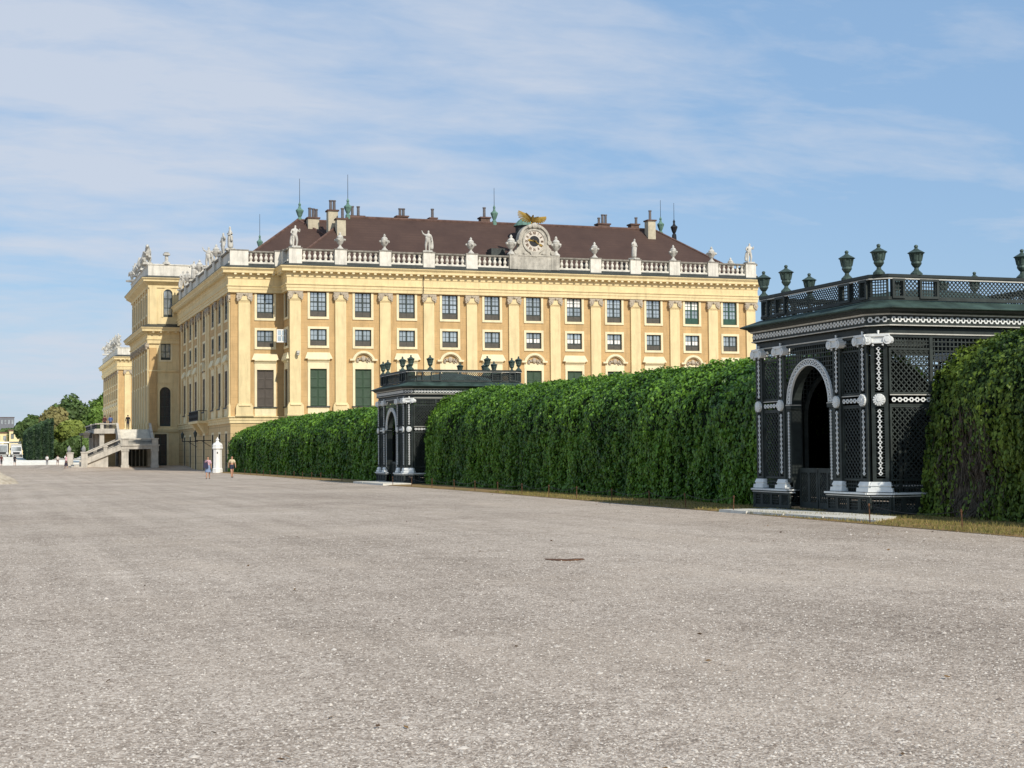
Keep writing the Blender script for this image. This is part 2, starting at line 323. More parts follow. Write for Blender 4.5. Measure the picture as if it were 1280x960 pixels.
# loose stones on the near gravel
def pebbles():
    oct_v = np.array([(1,0,0),(-1,0,0),(0,1,0),(0,-1,0),(0,0,1),(0,0,-.4)]); oct_f = np.array([(0,2,4),(2,1,4),(1,3,4),(3,0,4)])
    n = 90000; d = 7.0+26*RNG.random(n)**1.7; ang = YAW+(RNG.random(n)-.5)*.74
    x, y = d*np.sin(ang), d*np.cos(ang); keep = x < np.interp(y, [p[1] for p in edge], [p[0] for p in edge])
    x, y = x[keep], y[keep]; n = len(x)
    s = .005+.010*RNG.random(n)**2.4; s[RNG.random(n) < .006] *= 2.2
    th = RNG.random(n)*6.28; sc = np.stack([s*(.7+.8*RNG.random(n)), s*(.7+.5*RNG.random(n)), s*(.5+.4*RNG.random(n))], 1)
    p = oct_v[None]*sc[:,None]; c, si = np.cos(th)[:,None], np.sin(th)[:,None]
    q = np.stack([p[:,:,0]*c-p[:,:,1]*si+x[:,None], p[:,:,0]*si+p[:,:,1]*c+y[:,None], p[:,:,2]+.001], 2)
    f = (oct_f[None]+6*np.arange(n)[:,None,None]).reshape(-1,3)
    return np_mesh('gravel_stones', q.reshape(-1,3), f, mat('loose_stones', lin((222,210,194)), .9, .2, 5, attr='var', col2=lin((126,112,100))), np.repeat(RNG.random(n)**.8, 4))
tag(put('gravel_stones', pebbles()), 'small loose stones scattered over the near gravel', 'gravel', kind='stuff')

def fallen():
    n = 240; r = np.random.default_rng(31); d = 8+38*r.random(n)**1.2; a = YAW+(r.random(n)-.5)*.72; x, y = d*np.sin(a), d*np.cos(a)
    near = r.random(n) < .45; y[near] = 22+40*r.random(near.sum()); x[near] = np.interp(y[near], [p[1] for p in edge], [p[0] for p in edge])-np.abs(r.normal(size=near.sum()))*1.2
    s_ = (.012+.022*r.random(n))[:,None]; th = r.random(n)*6.28; ax = np.stack([np.cos(th),np.sin(th),.2*r.normal(size=n)],1); sd = np.stack([-np.sin(th),np.cos(th),.35*r.normal(size=n)],1); P = np.stack([x,y,.012+.01*r.random(n)],1)
    v = np.stack([P-ax*s_,P+sd*s_*.55,P+ax*s_,P-sd*s_*.55],1)
    return np_mesh('fallen_leaves', v.reshape(-1,3), np.arange(4*n).reshape(n,4), mat('dead_leaves', lin((128,98,58)), .8, .2, 4, attr='var', col2=lin((70,50,34))), r.random(n))
tag(put('fallen_leaves', fallen()), 'small brown leaves fallen on the gravel and along the verge', 'leaves', kind='stuff')
# ------------------------------------------------------------------ palace
PX0, PY0, PX1, PY1, PX2, PX3, PY2, PYR = 21.0, 141.05, 25.92, 138.27, 73.42, 77.0, 180.94, 150.0
palace = tag(empty('palace', (PX0, PY0, 0)), 'long yellow baroque palace with brown tiled roof and clock gable', 'palace')
PO = Vector((PX0, PY0, 0))
def pput(name, me, loc, rz=0, parent=None):  # world loc -> child of the palace
    return put(name, me, parent or palace, Vector(loc)-(PO if parent is None else Vector((0,0,0))), rz)
def pbuild(mb, name, m, smooth=False): return pput(name, mb.mesh(name, m, smooth), (0,0,0))
def wall_mesh(u0, u1, z0, z1, holes, depth=.3):
    us = sorted({u0,u1,*[h[0] for h in holes],*[h[1] for h in holes]}); zs = sorted({z0,z1,*[h[2] for h in holes],*[h[3] for h in holes]})
    mb = MB()
    for i in range(len(us)-1):
        for j in range(len(zs)-1):
            uc, zc = (us[i]+us[i+1])/2, (zs[j]+zs[j+1])/2
            if any(h[0] < uc < h[1] and h[2] < zc < h[3] for h in holes): continue
            mb.add([(us[i],0,zs[j]),(us[i+1],0,zs[j]),(us[i+1],0,zs[j+1]),(us[i],0,zs[j+1])], [(0,1,2,3)])
    for a, b, c, d in holes:
        mb.add([(a,0,c),(b,0,c),(b,0,d),(a,0,d),(a,depth,c),(b,depth,c),(b,depth,d),(a,depth,d)], [(0,4,5,1),(1,5,6,2),(2,6,7,3),(3,7,4,0)])
    return mb
# --- window kinds: (half width, z0, z1)
HW = .775
KIND = {'U': (HW,14.17,16.46), 'M': (HW,11.5,13.04), 'D': (HW,5.96,9.38), 'B': (HW,5.96,9.38), 'V': (HW,5.96,9.38), 'G': (.6,0.0,3.55), 'g': (.55,1.3,3.4)}
def surround(hw, h, w=.22, top=True, sill=True, t=.07):
    mb = MB(); e = .0
    mb.box(-hw-w,-hw,-t,0,0,h); mb.box(hw,hw+w,-t,0,0,h)
    if top: mb.box(-hw-w,hw+w,-t,0,h,h+w)
    if sill: mb.box(-hw-w,hw+w,-t-.02,0,-w,0)
    return mb
def sash(hw, h, board, rows, cols=2):
    """sash bars: frame, centre mullion, transoms and thin glazing bars; returns (bars, board, glass)"""
    y0, y1 = .14, .20; mb = MB(); f = .09
    mb.box(-hw,-hw+f,y0,y1,0,h); mb.box(hw-f,hw,y0,y1,0,h); mb.box(-hw+f,hw-f,y0,y1,h-f,h); mb.box(-.07,.07,y0-.02,y1,board,h-f)
    zs = [board+(h-f-board)*i/rows for i in range(rows+1)]
    for i, z in enumerate(zs[:-1]): mb.box(-hw+f,hw-f,y0+.003,y1-.004,z-.05,z+.06)
    for sgn in (-1, 1):
        xc = sgn*(hw-f+.07)/2; mb.box(xc-.022,xc+.022,y0+.02,y1-.008,board,h-f)
        for i in range(rows):
            zc = (zs[i]+zs[i+1])/2; mb.box(min(sgn*.07,sgn*(hw-f)),max(sgn*.07,sgn*(hw-f)),y0+.023,y1-.009,zc-.022,zc+.022)
    bd = MB(); bd.box(-hw+f,-.015,y0+.01,y1,.04,board-.05); bd.box(.015,hw-f,y0+.01,y1,.04,board-.05); bd.box(-hw+f,hw-f,y0+.035,y1-.003,.0,board-.04)
    gl = MB(); gl.add([(-hw,.19,board),(hw,.19,board),(hw,.19,h),(-hw,.19,h)], [(0,1,2,3)])
    return mb, bd, gl
def shutter(hw, h):
    mb = MB(); y0, y1 = .10, .16
    for sgn in (-1, 1):
        for k in range(2):
            xa, xb = sorted((sgn*.012, sgn*(hw-.03))); za, zb = (.03, h/2-.02) if k == 0 else (h/2+.02, h-.03)
            mb.box(xa,xa+.07,y0,y1,za,zb); mb.box(xb-.07,xb,y0,y1,za,zb)
            zm = (za+zb)/2; mb.box(xa+.07,xb-.07,y0,y1,za,za+.09); mb.box(xa+.07,xb-.07,y0,y1,zb-.09,zb); mb.box(xa+.07,xb-.07,y0,y1,zm-.04,zm+.04)
            for a0, a1 in ((za+.09,zm-.04),(zm+.04,zb-.09)):
                nn = 7
                for i in range(nn):
                    z = a0+(a1-a0)*(i+.5)/nn; mb.add([(xa+.07,y0+.012,z-.045),(xb-.07,y0+.012,z-.045),(xb-.07,y1-.01,z+.05),(xa+.07,y1-.01,z+.05)], [(0,1,2,3)])
    mb.box(-hw,hw,y1,y1+.02,0,h)
    return mb
def hood_a():
    mb = MB(); mb.ext([(-1.0,0),(1.0,0),(1.0,.5),(-1.0,.5)], -.05, 0)           # frieze panel
    mb.sweep([(0,.42),(.12,.42),(.12,.5),(.26,.56),(.30,.62),(.30,.70),(0,.70)], [(-1.02,0),(1.02,0)])
    mb.taper((-1.28,1.28,-.28,0,.70), (-1.04,1.04,-.1,0,1.28)); return mb
def hood_b():
    mb = MB(); mb.ext([(-1.0,0),(1.0,0),(1.0,.5),(-1.0,.5)], -.05, 0)
    for s_ in (-1, 1): mb.ext([(s_*.8,.55),(s_*1.3,.55),(s_*1.3,.72),(s_*.8,.72)][::s_], -.3, 0)
    mb.ring((0,.35), .92, 1.12, R(20), R(160), -.3, 0, 12); mb.ring((0,.35), .84, .92, R(20), R(160), -.2, 0, 12)
    return mb
def cartouche():
    mb = MB(); mb.ball((0,-.12,.75), .24, 8, 1, .5, 1.1)
    for s_ in (-1, 1):
        for a, r in ((.36,.12),(.52,.10),(.64,.07)): mb.ball((s_*a,-.1,.72-(a-.36)*.8), r, 6, 1, .8, 1.2)
        mb.ring((s_*.45,.62), .16, .22, R(0), R(270), -.16, 0, 8)
    return mb
def capital():
    mb = MB(); mb.box(-.68,.68,-.36,0,.62,.76)
    for s_ in (-1, 1):
        mb.cyl((s_*.48,-.42,.40),(s_*.48,0,.40),.25,.25,12); mb.cyl((s_*.48,-.46,.40),(s_*.48,-.42,.40),.10,.10,8)
        mb.ball((s_*.58,-.3,.12),.12,6,1,1,1.3)
    mb.ext([(-.3,.52),(.3,.52),(.5,.62),(-.5,.62)], -.34, 0)
    mb.ball((0,-.38,.66),.11,6)
    return mb
def pedestal(z0=5.11):
    mb = MB(); mb.box(-.74,.74,-.34,0,0,.92); mb.box(-.79,.79,-.39,0,.0,.16)
    mb.sweep([(0,.92),(.40,.92),(.43,.98),(.36,1.06),(.28,1.12),(.24,1.2),(0,1.2)], [(-.5,0),(.5,0)]); mb.box(-.70,.70,-.30,0,.92,1.06); mb.box(-.62,.62,-.27,0,1.06,1.19)
    return mb
SURR = {}
def get(key, f):
    if key not in SURR: SURR[key] = f()
    return SURR[key]
pi_cache = {}
def facade(org, rz, u0, u1, wins, pils, top=19.1, base=0.0, hoods=None, socle=True, pw=.51, ped_m=None, cap=True, wall_m=None, sh=False):
    """wins: list (u, 'UMD..', hood) ; pils: u centres (or (u, half width))"""
    Rm = Matrix.Rotation(rz, 3, 'Z'); org = Vector((*org, 0))
    P = lambda u, z, y=0: org+Rm @ Vector((u, y, z))
    dy = -.11 if sh else 0; tt = .025 if sh else .07; holes = []
    for u, ks, hd in wins:
        for k in ks:
            hw, a, b = KIND[k]; holes.append((u-hw, u+hw, a, b))
    split = 4.46
    up = [h for h in holes if h[2] >= split]; lo = [h for h in holes if h[2] < split]
    pput('wall', wall_mesh(u0, u1, split, top, up).mesh('wall', wall_m or M_ochre), P(0,0), rz)
    pput('wall', wall_mesh(u0, u1, base, split, lo).mesh('wall', M_socle), P(0,0), rz)
    for u, ks, hd in wins:
        for k in ks:
            hw, a, b = KIND[k]; h = b-a
            if k == 'U': me = get(('sU',sh), lambda: surround(hw, h, top=False, t=tt).mesh('window', M_pale))
            elif k == 'M': me = get(('sM',sh), lambda: surround(hw, h, t=tt).mesh('window', M_pale))
            elif k in 'DBV': me = get(('sD',sh), lambda: surround(hw, h, sill=False, t=tt).mesh('window', M_pale))
            else: me = get(('s'+k,sh), lambda: surround(hw, h, w=.2, sill=False, t=tt).mesh('window', M_pale))
            w = pput('window', me, P(u, a), rz)
            green = k == 'U' and org.y < 139 and u > 66
            if k in 'UMV':
                parts = get('p'+k, lambda: sash(hw, h, {'U': .55, 'M': .52, 'V': .9}[k], {'U': 2, 'M': 1, 'V': 3}[k]))
                put('sash', get('pa'+k+str(green), lambda: parts[0].mesh('sash', M_sashgreen if green else M_sashg)), w, (0,dy,0))
                put('lower_board', get('pb'+k+str(green), lambda: parts[1].mesh('lower_board', M_sashgreen if green else M_board)), w, (0,dy,0))
                put('glass', get('pg'+k, lambda: parts[2].mesh('glass', M_glass)), w, (0,dy,0)).rotation_euler = (random.gauss(0,.004), 0, random.gauss(0,.006))
                if k == 'M' and rz == 0 and org.y < 139 and any(abs(u-WN[q]) < .1 for q in (5,6,7,9)): put('blind', get('blind', lambda: MB().box(-.66,-.08,.183,.187,.58,.98).box(.08,.66,.183,.187,.58,.98).mesh('blind', M_whitep)), w)
                if k == 'U' and rz == 0 and any(abs(u-WN[q]) < .1 for q in (6,9)): put('blind', get('blindU', lambda: MB().box(-.66,-.08,.183,.187,1.45,2.2).box(.08,.66,.183,.187,1.45,2.2).mesh('blind', M_whitep)), w)
            elif k in 'DB':
                put('shutter', get('sh'+k, lambda: shutter(hw, h).mesh('shutter', M_gshut if k == 'D' else M_bshut)), w, (0,.7*dy,0))
            else:
                def door():
                    m = MB(); m.box(-hw,-hw+.09,.12,.2,0,h); m.box(hw-.09,hw,.12,.2,0,h); m.box(-.05,.05,.12,.2,0,h); m.box(-hw,hw,.123,.2,h*.72,h*.72+.09); m.box(-hw,hw,.123,.2,h-.09,h); m.box(-hw,hw,.13,.2,0,.5 if k == 'G' else .1); return m.mesh('door_frame', M_door)
                put('door_frame', get('dr'+k, door), w, (0,dy,0)); put('door_panel', get('dg'+k, lambda: MB().add([(-hw,.18,0),(hw,.18,0),(hw,.18,h),(-hw,.18,h)], [(0,1,2,3)]).mesh('door_panel', M_door)), w, (0,dy,0))
            if k in 'DBV':
                put('sill', get('sill', lambda: MB().box(-1.08,1.08,-.16,.1,-.1,0).mesh('sill', M_flash)), w)
                put('apron', get('apr', lambda: MB().box(-.99,.99,-.045,0,-.84,-.1).mesh('apron', M_pale)), w)
                if hd == 'a': put('hood', get('ha', lambda: hood_a().mesh('hood', M_pale)), w, (0,0,h+.22))
                if hd == 'b':
                    put('hood', get('hb', lambda: hood_b().mesh('hood', M_pale)), w, (0,0,h+.22)); put('cartouche', get('hc', lambda: cartouche().mesh('cartouche', M_capst, True)), w, (0,0,h+.22))
    for p in pils:
        u, hw = p if isinstance(p, tuple) else (p, pw)
        sx = hw/.51
        def shaft():
            m = MB(); m.box(-hw,hw,-.2,0,1.19,10.62); m.sweep([(0,10.55),(.24,10.55),(.24,10.62),(.2,10.66),(0,10.66)], [(-hw,0),(hw,0)]); m.ext([(-hw,10.661),(hw,10.661),(hw*.42,11.0),(hw*.34,11.16),(-hw*.34,11.16),(-hw*.42,11.0)], -.30, 0); return m.mesh('pilaster', M_cream)
        s = pput('pilaster', get(('pil', round(hw,2)), shaft), P(u, 5.08), rz)
        if sh: s.scale = (1,.5,1)
        if cap:
            c = put('capital', get('cap', lambda: capital().mesh('capital', M_capst)), s, (0,0,10.6)); c.scale = (sx, 1, 1)
        b = put('pedestal', get('ped'+(ped_m or M_cream).name, lambda: pedestal().mesh('pedestal', ped_m or M_cream)), s); b.scale = (sx, 1, 1)
# main block
WN = [27.21+3.995*i*1.0015+1.39 for i in range(11)]
WN = [28.605+(70.605-28.605)/10*i for i in range(11)]; PN = [26.45+(72.90-26.45)/11*i for i in range(12)]
facade((0,PY1), 0, PX1, PX2, [(u, 'UMD', 'ab'[i % 2]) for i, u in enumerate(WN)], PN)
# recessed bay and returns
facade((0,PY0), 0, PX0, PX1, [(24.2,'UMB','a')], [(22.25,.54)])
facade((PX1,0), -R(90), -PY0, -PY1, [(-(PY0+PY1)/2+.1,'UMB','a')], [])
facade((PX2,0), R(90), PY1, PYR, [(141.2,'UMB','a'),(145.6,'UMB','a')], [143.4])
facade((0,PYR), 0, PX2, PX3, [], [(76.2,.54)])
facade((PX3,0), R(90), PYR, PY2, [(PYR+2.6+4.6*i,'UMBG','a') for i in range(6)], [PYR+.4+4.6*i for i in range(7)])
# garden front
GW = [143.67,148.0,152.7,159.26,165.8,170.5,175.5]
facade((PX0,0), -R(90), -PY2, -PY0, [(-y,'UMBG','a' if i != 3 else 'b') for i, y in enumerate(GW)], [(-141.6,.4),-145.9,-150.3,-155.5,-157.1,-162.0,-163.6,-168.2,-173.1,(-178.0,.5)], sh=True)
# entablature, flashing, string course, modillions around the east block
PATH = [(PX0,PY2+.5),(PX0,PY0),(PX1,PY0),(PX1,PY1),(PX2,PY1),(PX2,PYR),(PX3,PYR),(PX3,PY2)]
ENT = [(0,16.5),(.26,16.5),(.26,16.78),(.31,16.80),(.31,17.02),(.40,17.08),(.40,17.17),(.24,17.19),(.24,17.72),(.30,17.78),(.30,18.24),(.78,18.27),(.78,18.47),(.86,18.56),(.96,18.66),(.96,18.74),(0,18.90)]
STR = [(0,4.46),(.10,4.46),(.10,4.72),(.16,4.74),(.16,4.92),(.28,5.0),(.28,5.07),(0,5.11)]
FLA = [(0,18.80),(.98,18.745),(.99,18.775),(.32,19.02),(-.3,19.04)]
def mods(path, z=18.24, sp=.68, k=1.0):
    mb = MB()
    for i in range(len(path)-1):
        p, q = Vector(path[i]), Vector(path[i+1]); L = (q-p).length; d = (q-p).normalized(); nrm = Vector((d.y,-d.x)); cnt = max(1, int(L/sp))
        ang = math.atan2(d.y, d.x); Mx = Matrix.Translation((*p,0)) @ Matrix.Rotation(ang, 4, 'Z')
        for j in range(cnt):
            u = (j+.5)*L/cnt; b = MB(); b.box(u-.11,u+.11,-.74*k,-.30*k,z-.13,z+.028); mb.merge(b, Mx)
    return mb
mb = MB(); mb.sweep(ENT, PATH); pbuild(mb, 'entablature', M_cream)
mb = MB(); mb.sweep(STR, PATH); pbuild(mb, 'string_course', M_cream)
mb = MB(); mb.sweep(FLA, PATH); pbuild(mb, 'flashing', M_flash)
o = pbuild(mods(PATH), 'modillion_row', M_pale); tag(o, kind='stuff')
# parapet: base and rail, piers, balusters
mb = MB(); mb.sweep([(-.2,18.84),(.30,18.84),(.30,19.16),(.22,19.2),(-.2,19.2)], PATH); pbuild(mb, 'parapet_skirt', M_flash)
mb = MB(); mb.sweep([(-.2,19.19),(.2,19.19),(.2,19.36),(-.2,19.36)], PATH); pbuild(mb, 'parapet_base', M_stone)
mb = MB(); mb.sweep([(-.24,20.22),(.24,20.22),(.28,20.30),(.28,20.38),(-.28,20.38),(-.24,20.22)], PATH); pbuild(mb, 'parapet_rail', M_coping)
BAL = MB().lathe([(.15,0),(.15,.08),(.08,.12),(.13,.22),(.18,.34),(.14,.48),(.075,.60),(.10,.66),(.15,.74),(.15,.86)], 8).mesh('baluster', M_stone)
PIER = {}
def pier(x, y, w, d=.62, ztop=20.46):
    me = PIER.setdefault((w,d), (lambda: (MB().box(-w/2,w/2,-d/2-.06,d/2+.06,18.9,ztop-.10)).mesh('parapet_pier', M_stone))())
    o = pput('parapet_pier', me, (x, y, 0)); put('coping', PIER.setdefault((w,d,'c'), MB().box(-w/2-.05,w/2+.05,-d/2-.10,d/2+.10,ztop-.10,ztop).mesh('coping', M_coping)), o)
def balusters(p0, p1, n):
    for i in range(n):
        t = (i+.5)/n; pput('baluster', BAL, (p0[0]+(p1[0]-p0[0])*t, p0[1]+(p1[1]-p0[1])*t, 19.36))
for i, u in enumerate(PN):
    if i in (5, 6): continue
    pier(u, PY1, 1.12 if i not in (0,) else 1.2)
for i in range(11):
    if i == 5: continue
    a, b = PN[i]+.6, PN[i+1]-.6
    if i == 4: b = 47.0
    if i == 6: a = 52.3
    balusters((a,PY1),(b,PY1), 6)
pier(21.75,PY0,1.7); pier(25.45,PY0,.8); balusters((22.65,PY0),(25.0,PY0),5)
pier(PX3-.6,PYR,1.3); balusters((PX2+.4,PYR),(PX3-1.3,PYR),5); balusters((PX2,PY1+.8),(PX2,PYR-.4),20)
pier(PX1,(PY0+PY1)/2+.6,.62,1.2)
# garden side: solid parapet with piers and sunk panels
mb = MB(); mb.box(PX0-.1,PX0+.1,PY0+.5,PY2,19.36,20.22); pbuild(mb, 'parapet_wall', M_stone)
GPIER = [145.9,150.3,156.3,162.8,168.2,173.1,178.0]
for y in GPIER: pier(PX0, y, .62, 1.1)
for y in [PYR+4+4.6*i for i in range(6)]: pier(PX3, y, .62, 1.1)
for i in range(6): balusters((PX3,PYR+1.2+4.6*i),(PX3,PYR+3.3+4.6*i),4)
# roofs
def hip(x0, x1, y0, y1, ze, zr, along, e0=True, e1=True):
    mb = MB(); w = ((y1-y0) if along == 'x' else (x1-x0))/2
    if along == 'x': a, b = (x0+(w if e0 else 0), (y0+y1)/2, zr), (x1-(w if e1 else 0), (y0+y1)/2, zr)
    else: a, b = ((x0+x1)/2, y0+(w if e0 else 0), zr), ((x0+x1)/2, y1-(w if e1 else 0), zr)
    vs = [(x0,y0,ze),(x1,y0,ze),(x1,y1,ze),(x0,y1,ze),a,b]
    fs = [(0,1,5,4),(1,2,5),(2,3,4,5),(3,0,4)] if along == 'x' else [(0,1,4),(1,2,5,4),(2,3,5),(3,0,4,5)]
    mb.add(vs, fs); mb.m = 1
    for c, t in (((0,4),.13),((1,4 if along == 'y' else 5),.13),((4,5),.16)): mb.cyl(vs[c[0]], vs[c[1]], t, t, 6)
    return mb
roof1 = pbuild(hip(26.2,73.1,139.0,153.2,19.25,24.7,'x'), 'roof', [M_tile, M_ridge])
roof2 = pbuild(hip(21.7,35.9,141.8,182,19.25,24.66,'y',True,False), 'roof', [M_tile, M_ridge])
roof4 = pbuild(hip(21.7,72.9,141.8,156.0,19.25,24.62,'x'), 'roof', [M_tile, M_ridge])
roof3 = pbuild(hip(62.6,76.6,150.6,182,19.25,24.6,'y',True,False), 'roof', [M_tile, M_ridge])
def chimney(x, y, zb, zt, w, d, flues, m, roof=roof1):
    mb = MB(); mb.box(-w/2,w/2,-d/2,d/2,zb,zt); mb.m = 2; mb.box(-w/2-.1,w/2+.1,-d/2-.1,d/2+.1,zt,zt+.14); mb.m = 1
    for fx, fh in flues: mb.cyl((fx,0,zt+.14),(fx,0,zt+.14+fh),.15,.14,8)
    for fx, fh in flues: mb.lathe([(.18,zt+.05+fh),(.18,zt+.17+fh)],8,(fx,0,0))
    o = mb.build('chimney', [m, M_flue, M_ridge], roof, Vector((x,y,0))-0*PO); return o
M_dchim = mat('sooty_chimney_brick', lin((110,88,76)), .9, .15, 4)
chimney(30.1,148,22.5,24.66,1.1,.9,[(-.3,.95),(.05,.9),(.35,.85)],M_chim,roof2)
chimney(31.4,145,22.0,25.0,.95,.9,[(-.15,.95),(.2,.95)],M_chim)
chimney(31.9,143.6,21.0,24.0,.85,.9,[(.2,1.0)],M_chim)
chimney(34.2,147.0,24.0,24.85,1.5,.9,[(-.35,.95),(.25,.95)],M_chim)
chimney(38.8,146.8,24.0,25.0,1.1,.9,[(-.15,.75),(.2,.75)],M_dchim)
chimney(42.0,146.8,24.0,24.95,.7,.8,[(0,.9)],M_dchim)
chimney(47.4,146.6,24.0,25.2,.95,.9,[(0,1.0)],M_dchim)
chimney(60.4,146.8,24.0,25.1,1.3,.9,[(-.4,.6),(0,.95),(.35,.95)],M_dchim)
chimney(63.9,146.8,24.0,25.2,.9,.9,[(.3,.7)],M_dchim)
chimney(65.0,145.0,23.0,25.4,.85,.9,[(0,1.0)],M_chim)
def finial(x, y, z, roof, m=M_copper, rod=3.2, s=1.0):
    mb = MB(); mb.lathe([(.28*s,-.3),(.24*s,.2),(.14*s,.35),(.24*s,.55),(.40*s,1.0),(.38*s,1.08),(.16*s,1.25),(.10*s,1.5),(.15*s,1.6),(.04*s,1.85)],8,(0,0,0)); mb.m = 1; mb.cyl((0,0,1.6*s),(0,0,1.0+rod),.03,.02,5)
    mb.build('finial', [m, M_iron], roof, (x,y,z))
finial(29.0,149.0,24.6,roof2); finial(33.2,146.1,24.7,roof1); finial(29.0,172.5,24.6,roof2,s=.9); finial(47.6+.7,146.1,24.7,roof1,rod=2.6)
finial(66.7,146.1,24.3,roof1,rod=2.6); finial(68.9,147.5,24.3,roof4,M_iron,2.6); MB().cyl((68.9,147.5,21.5),(68.9,147.5,24.3),.16,.14,8).build('finial_post', M_iron, roof4)
# roof window and small copper turret roof behind the clock
mb = MB(); mb.box(45.9,47.3,139.8,141.2,19.4,21.3); mb.build('dormer', M_flash, roof1)
mb = MB(); mb.lathe([(1.15,0),(1.1,.12),(.7,.55),(.3,.85),(.06,1.0)],12,(50.4,142.8,24.0)); mb.m = 1; mb.lathe([(.95,-3.4),(.95,0)],12,(50.4,142.8,24.0)); mb.build('turret_cap', [M_copper, M_flash], roof1)
# --- clock gable
CX, CZ = 49.66, 21.86
mb = MB(); mb.box(CX-2.5,CX+2.5,PY1-.35,PY1+.35,19.1,20.40); mb.box(CX-2.56,CX+2.56,PY1-.4,PY1+.4,20.40,20.52); mb.box(CX-2.55,CX-1.7,PY1-.39,PY1+.3,19.11,20.39); mb.box(CX+1.7,CX+2.55,PY1-.39,PY1+.3,19.11,20.39)
prof = []
for i in range(25):
    a = math.pi*i/24; prof.append((1.52*math.cos(a), CZ+.05+1.56*math.sin(a)))
prof += [(-1.5,CZ-.5),(-1.75,CZ-.75),(-1.85,CZ-1.34),(1.85,CZ-1.34),(1.75,CZ-.75),(1.5,CZ-.5)]
mb.ext([(CX+x,z) for x,z in prof], PY1-.25, PY1+.5)
mb.ring((CX,CZ+.05),1.4,1.62,0,math.pi,PY1-.4,PY1+.52,24); mb.ring((CX,CZ),1.04,1.2,0,2*math.pi,PY1-.38,PY1-.2,28)
for s_ in (-1,1):
    mb.cyl((CX+s_*1.55,PY1-.38,CZ-.1),(CX+s_*1.55,PY1+.2,CZ-.1),.22,.22,12); mb.cyl((CX+s_*1.85,PY1-.4,CZ-1.1),(CX+s_*1.85,PY1+.2,CZ-1.1),.22,.22,12)
    mb.ball((CX+s_*.5,PY1-.4,CZ+1.4),.17,6,1.4,.6); mb.ball((CX+s_*.95,PY1-.36,CZ-1.2),.15,6,1.5,.6)
mb.ball((CX,PY1-.4,CZ+1.5),.28,8,1.2,.6); mb.ext([(CX-.5,CZ-1.02),(CX+.5,CZ-1.02),(CX+.25,CZ-1.5),(CX-.25,CZ-1.5)],PY1-.42,PY1)
gable = pbuild(mb, 'clock_gable', mat('clock_gable_stone', lin((188,181,166)), .9, .14, 3.0, .3, 20, stain=.9))
def disc(r0, r1, y, n=40):
    m = MB(); m.ring((CX,CZ), r0, r1, 0, 2*math.pi, y-.02, y+.02, n); return m
disc(.52,1.05,PY1-.28).build('clock_dial', M_dial, gable); disc(0.001,.52,PY1-.29).build('clock_centre', M_dialc, gable)
ROM = ['XII','I','II','III','IIII','V','VI','VII','VIII','IX','X','XI']
for i, s in enumerate(ROM):
    cu = bpy.data.curves.new('numeral','FONT'); cu.body = s; cu.size = .36; cu.align_x = 'CENTER'; cu.align_y = 'CENTER'; cu.extrude = .02; cu.offset = .008
    to = bpy.data.objects.new('numeral', cu); COL.objects.link(to); dg = bpy.context.evaluated_depsgraph_get(); me = bpy.data.meshes.new_from_object(to.evaluated_get(dg)); bpy.data.objects.remove(to)
    me.materials.clear(); me.materials.append(M_num); a = -2*math.pi*i/12
    me.transform(Matrix.Translation((CX,PY1-.32,CZ)) @ Matrix.Rotation(a, 4, Vector((0,-1,0))) @ Matrix.Translation((0,0,.79)) @ Matrix.Rotation(R(90),4,'X') @ Matrix.Diagonal((.72,1,1,1)))
    put('numeral', me, gable)
def hand(ang, L, w):
    m = MB(); d = Vector((math.sin(ang),0,math.cos(ang))); c = Vector((CX,PY1-.36,CZ)); n_ = Vector((math.cos(ang),0,-math.sin(ang)))
    pts = [c-d*.22-n_*w*.6, c-d*.22+n_*w*.6, c+n_*w*.35+d*.1, c+d*L*.62+n_*w*.35, c+d*L*.68+n_*w*1.1, c+d*L, c+d*L*.68-n_*w*1.1, c+d*L*.62-n_*w*.35, c-n_*w*.35+d*.1]
    k = len(pts); m.add([p for p in pts]+[p+Vector((0,.03,0)) for p in pts], [tuple(range(k)), tuple(range(k,2*k))[::-1]]+[(i,(i+1)%k,k+(i+1)%k,k+i) for i in range(k)])
    m.build('clock_hand', M_gold, gable)
hand(R(280),.70,.14); hand(R(120),.98,.11)
# air-conditioner-white open casement and camera on the recessed bay
mb = MB(); mb.box(25.05,25.12,140.1,140.85,11.9,13.0); mb.box(25.12,25.15,140.1,140.85,12.4,12.46)
for k in range(2):
    for j in range(2): pass
casem = MB()
for (x0,x1,z0,z1) in ((25.0,25.9,11.85,11.95),(25.0,25.9,12.95,13.05),(25.0,25.09,11.95,12.95),(25.81,25.9,11.95,12.95),(25.41,25.49,11.95,12.95),(25.09,25.81,12.42,12.48)): casem.box(x0,x1,139.55,139.6,z0,z1)
ca = pbuild(casem, 'open_casement', M_whitep); ca['label'] = 'white casement standing open at the inner corner'
MB().add([(25.05,139.58,11.9),(25.85,139.58,11.9),(25.85,139.58,13),(25.05,139.58,13)],[(0,1,2,3)]).build('glass', M_glass, ca)
mb = MB(); mb.box(26.5,26.75,PY1-.75,PY1-.25,10.75,10.98); mb.cyl((26.62,PY1-.5,10.75),(26.62,PY1-.2,10.5),.05,.05,6); mb.ball((26.62,PY1-.55,10.66),.14,8); pbuild(mb, 'security_camera', M_offw)
mb = MB(); mb.box(PN[3]-.62,PN[3]-.57,PY1-.46,PY1-.42,16.52,18.2); pbuild(mb, 'thin_dark_line', M_iron)  # thin dark bar drawing a vertical line down the frieze
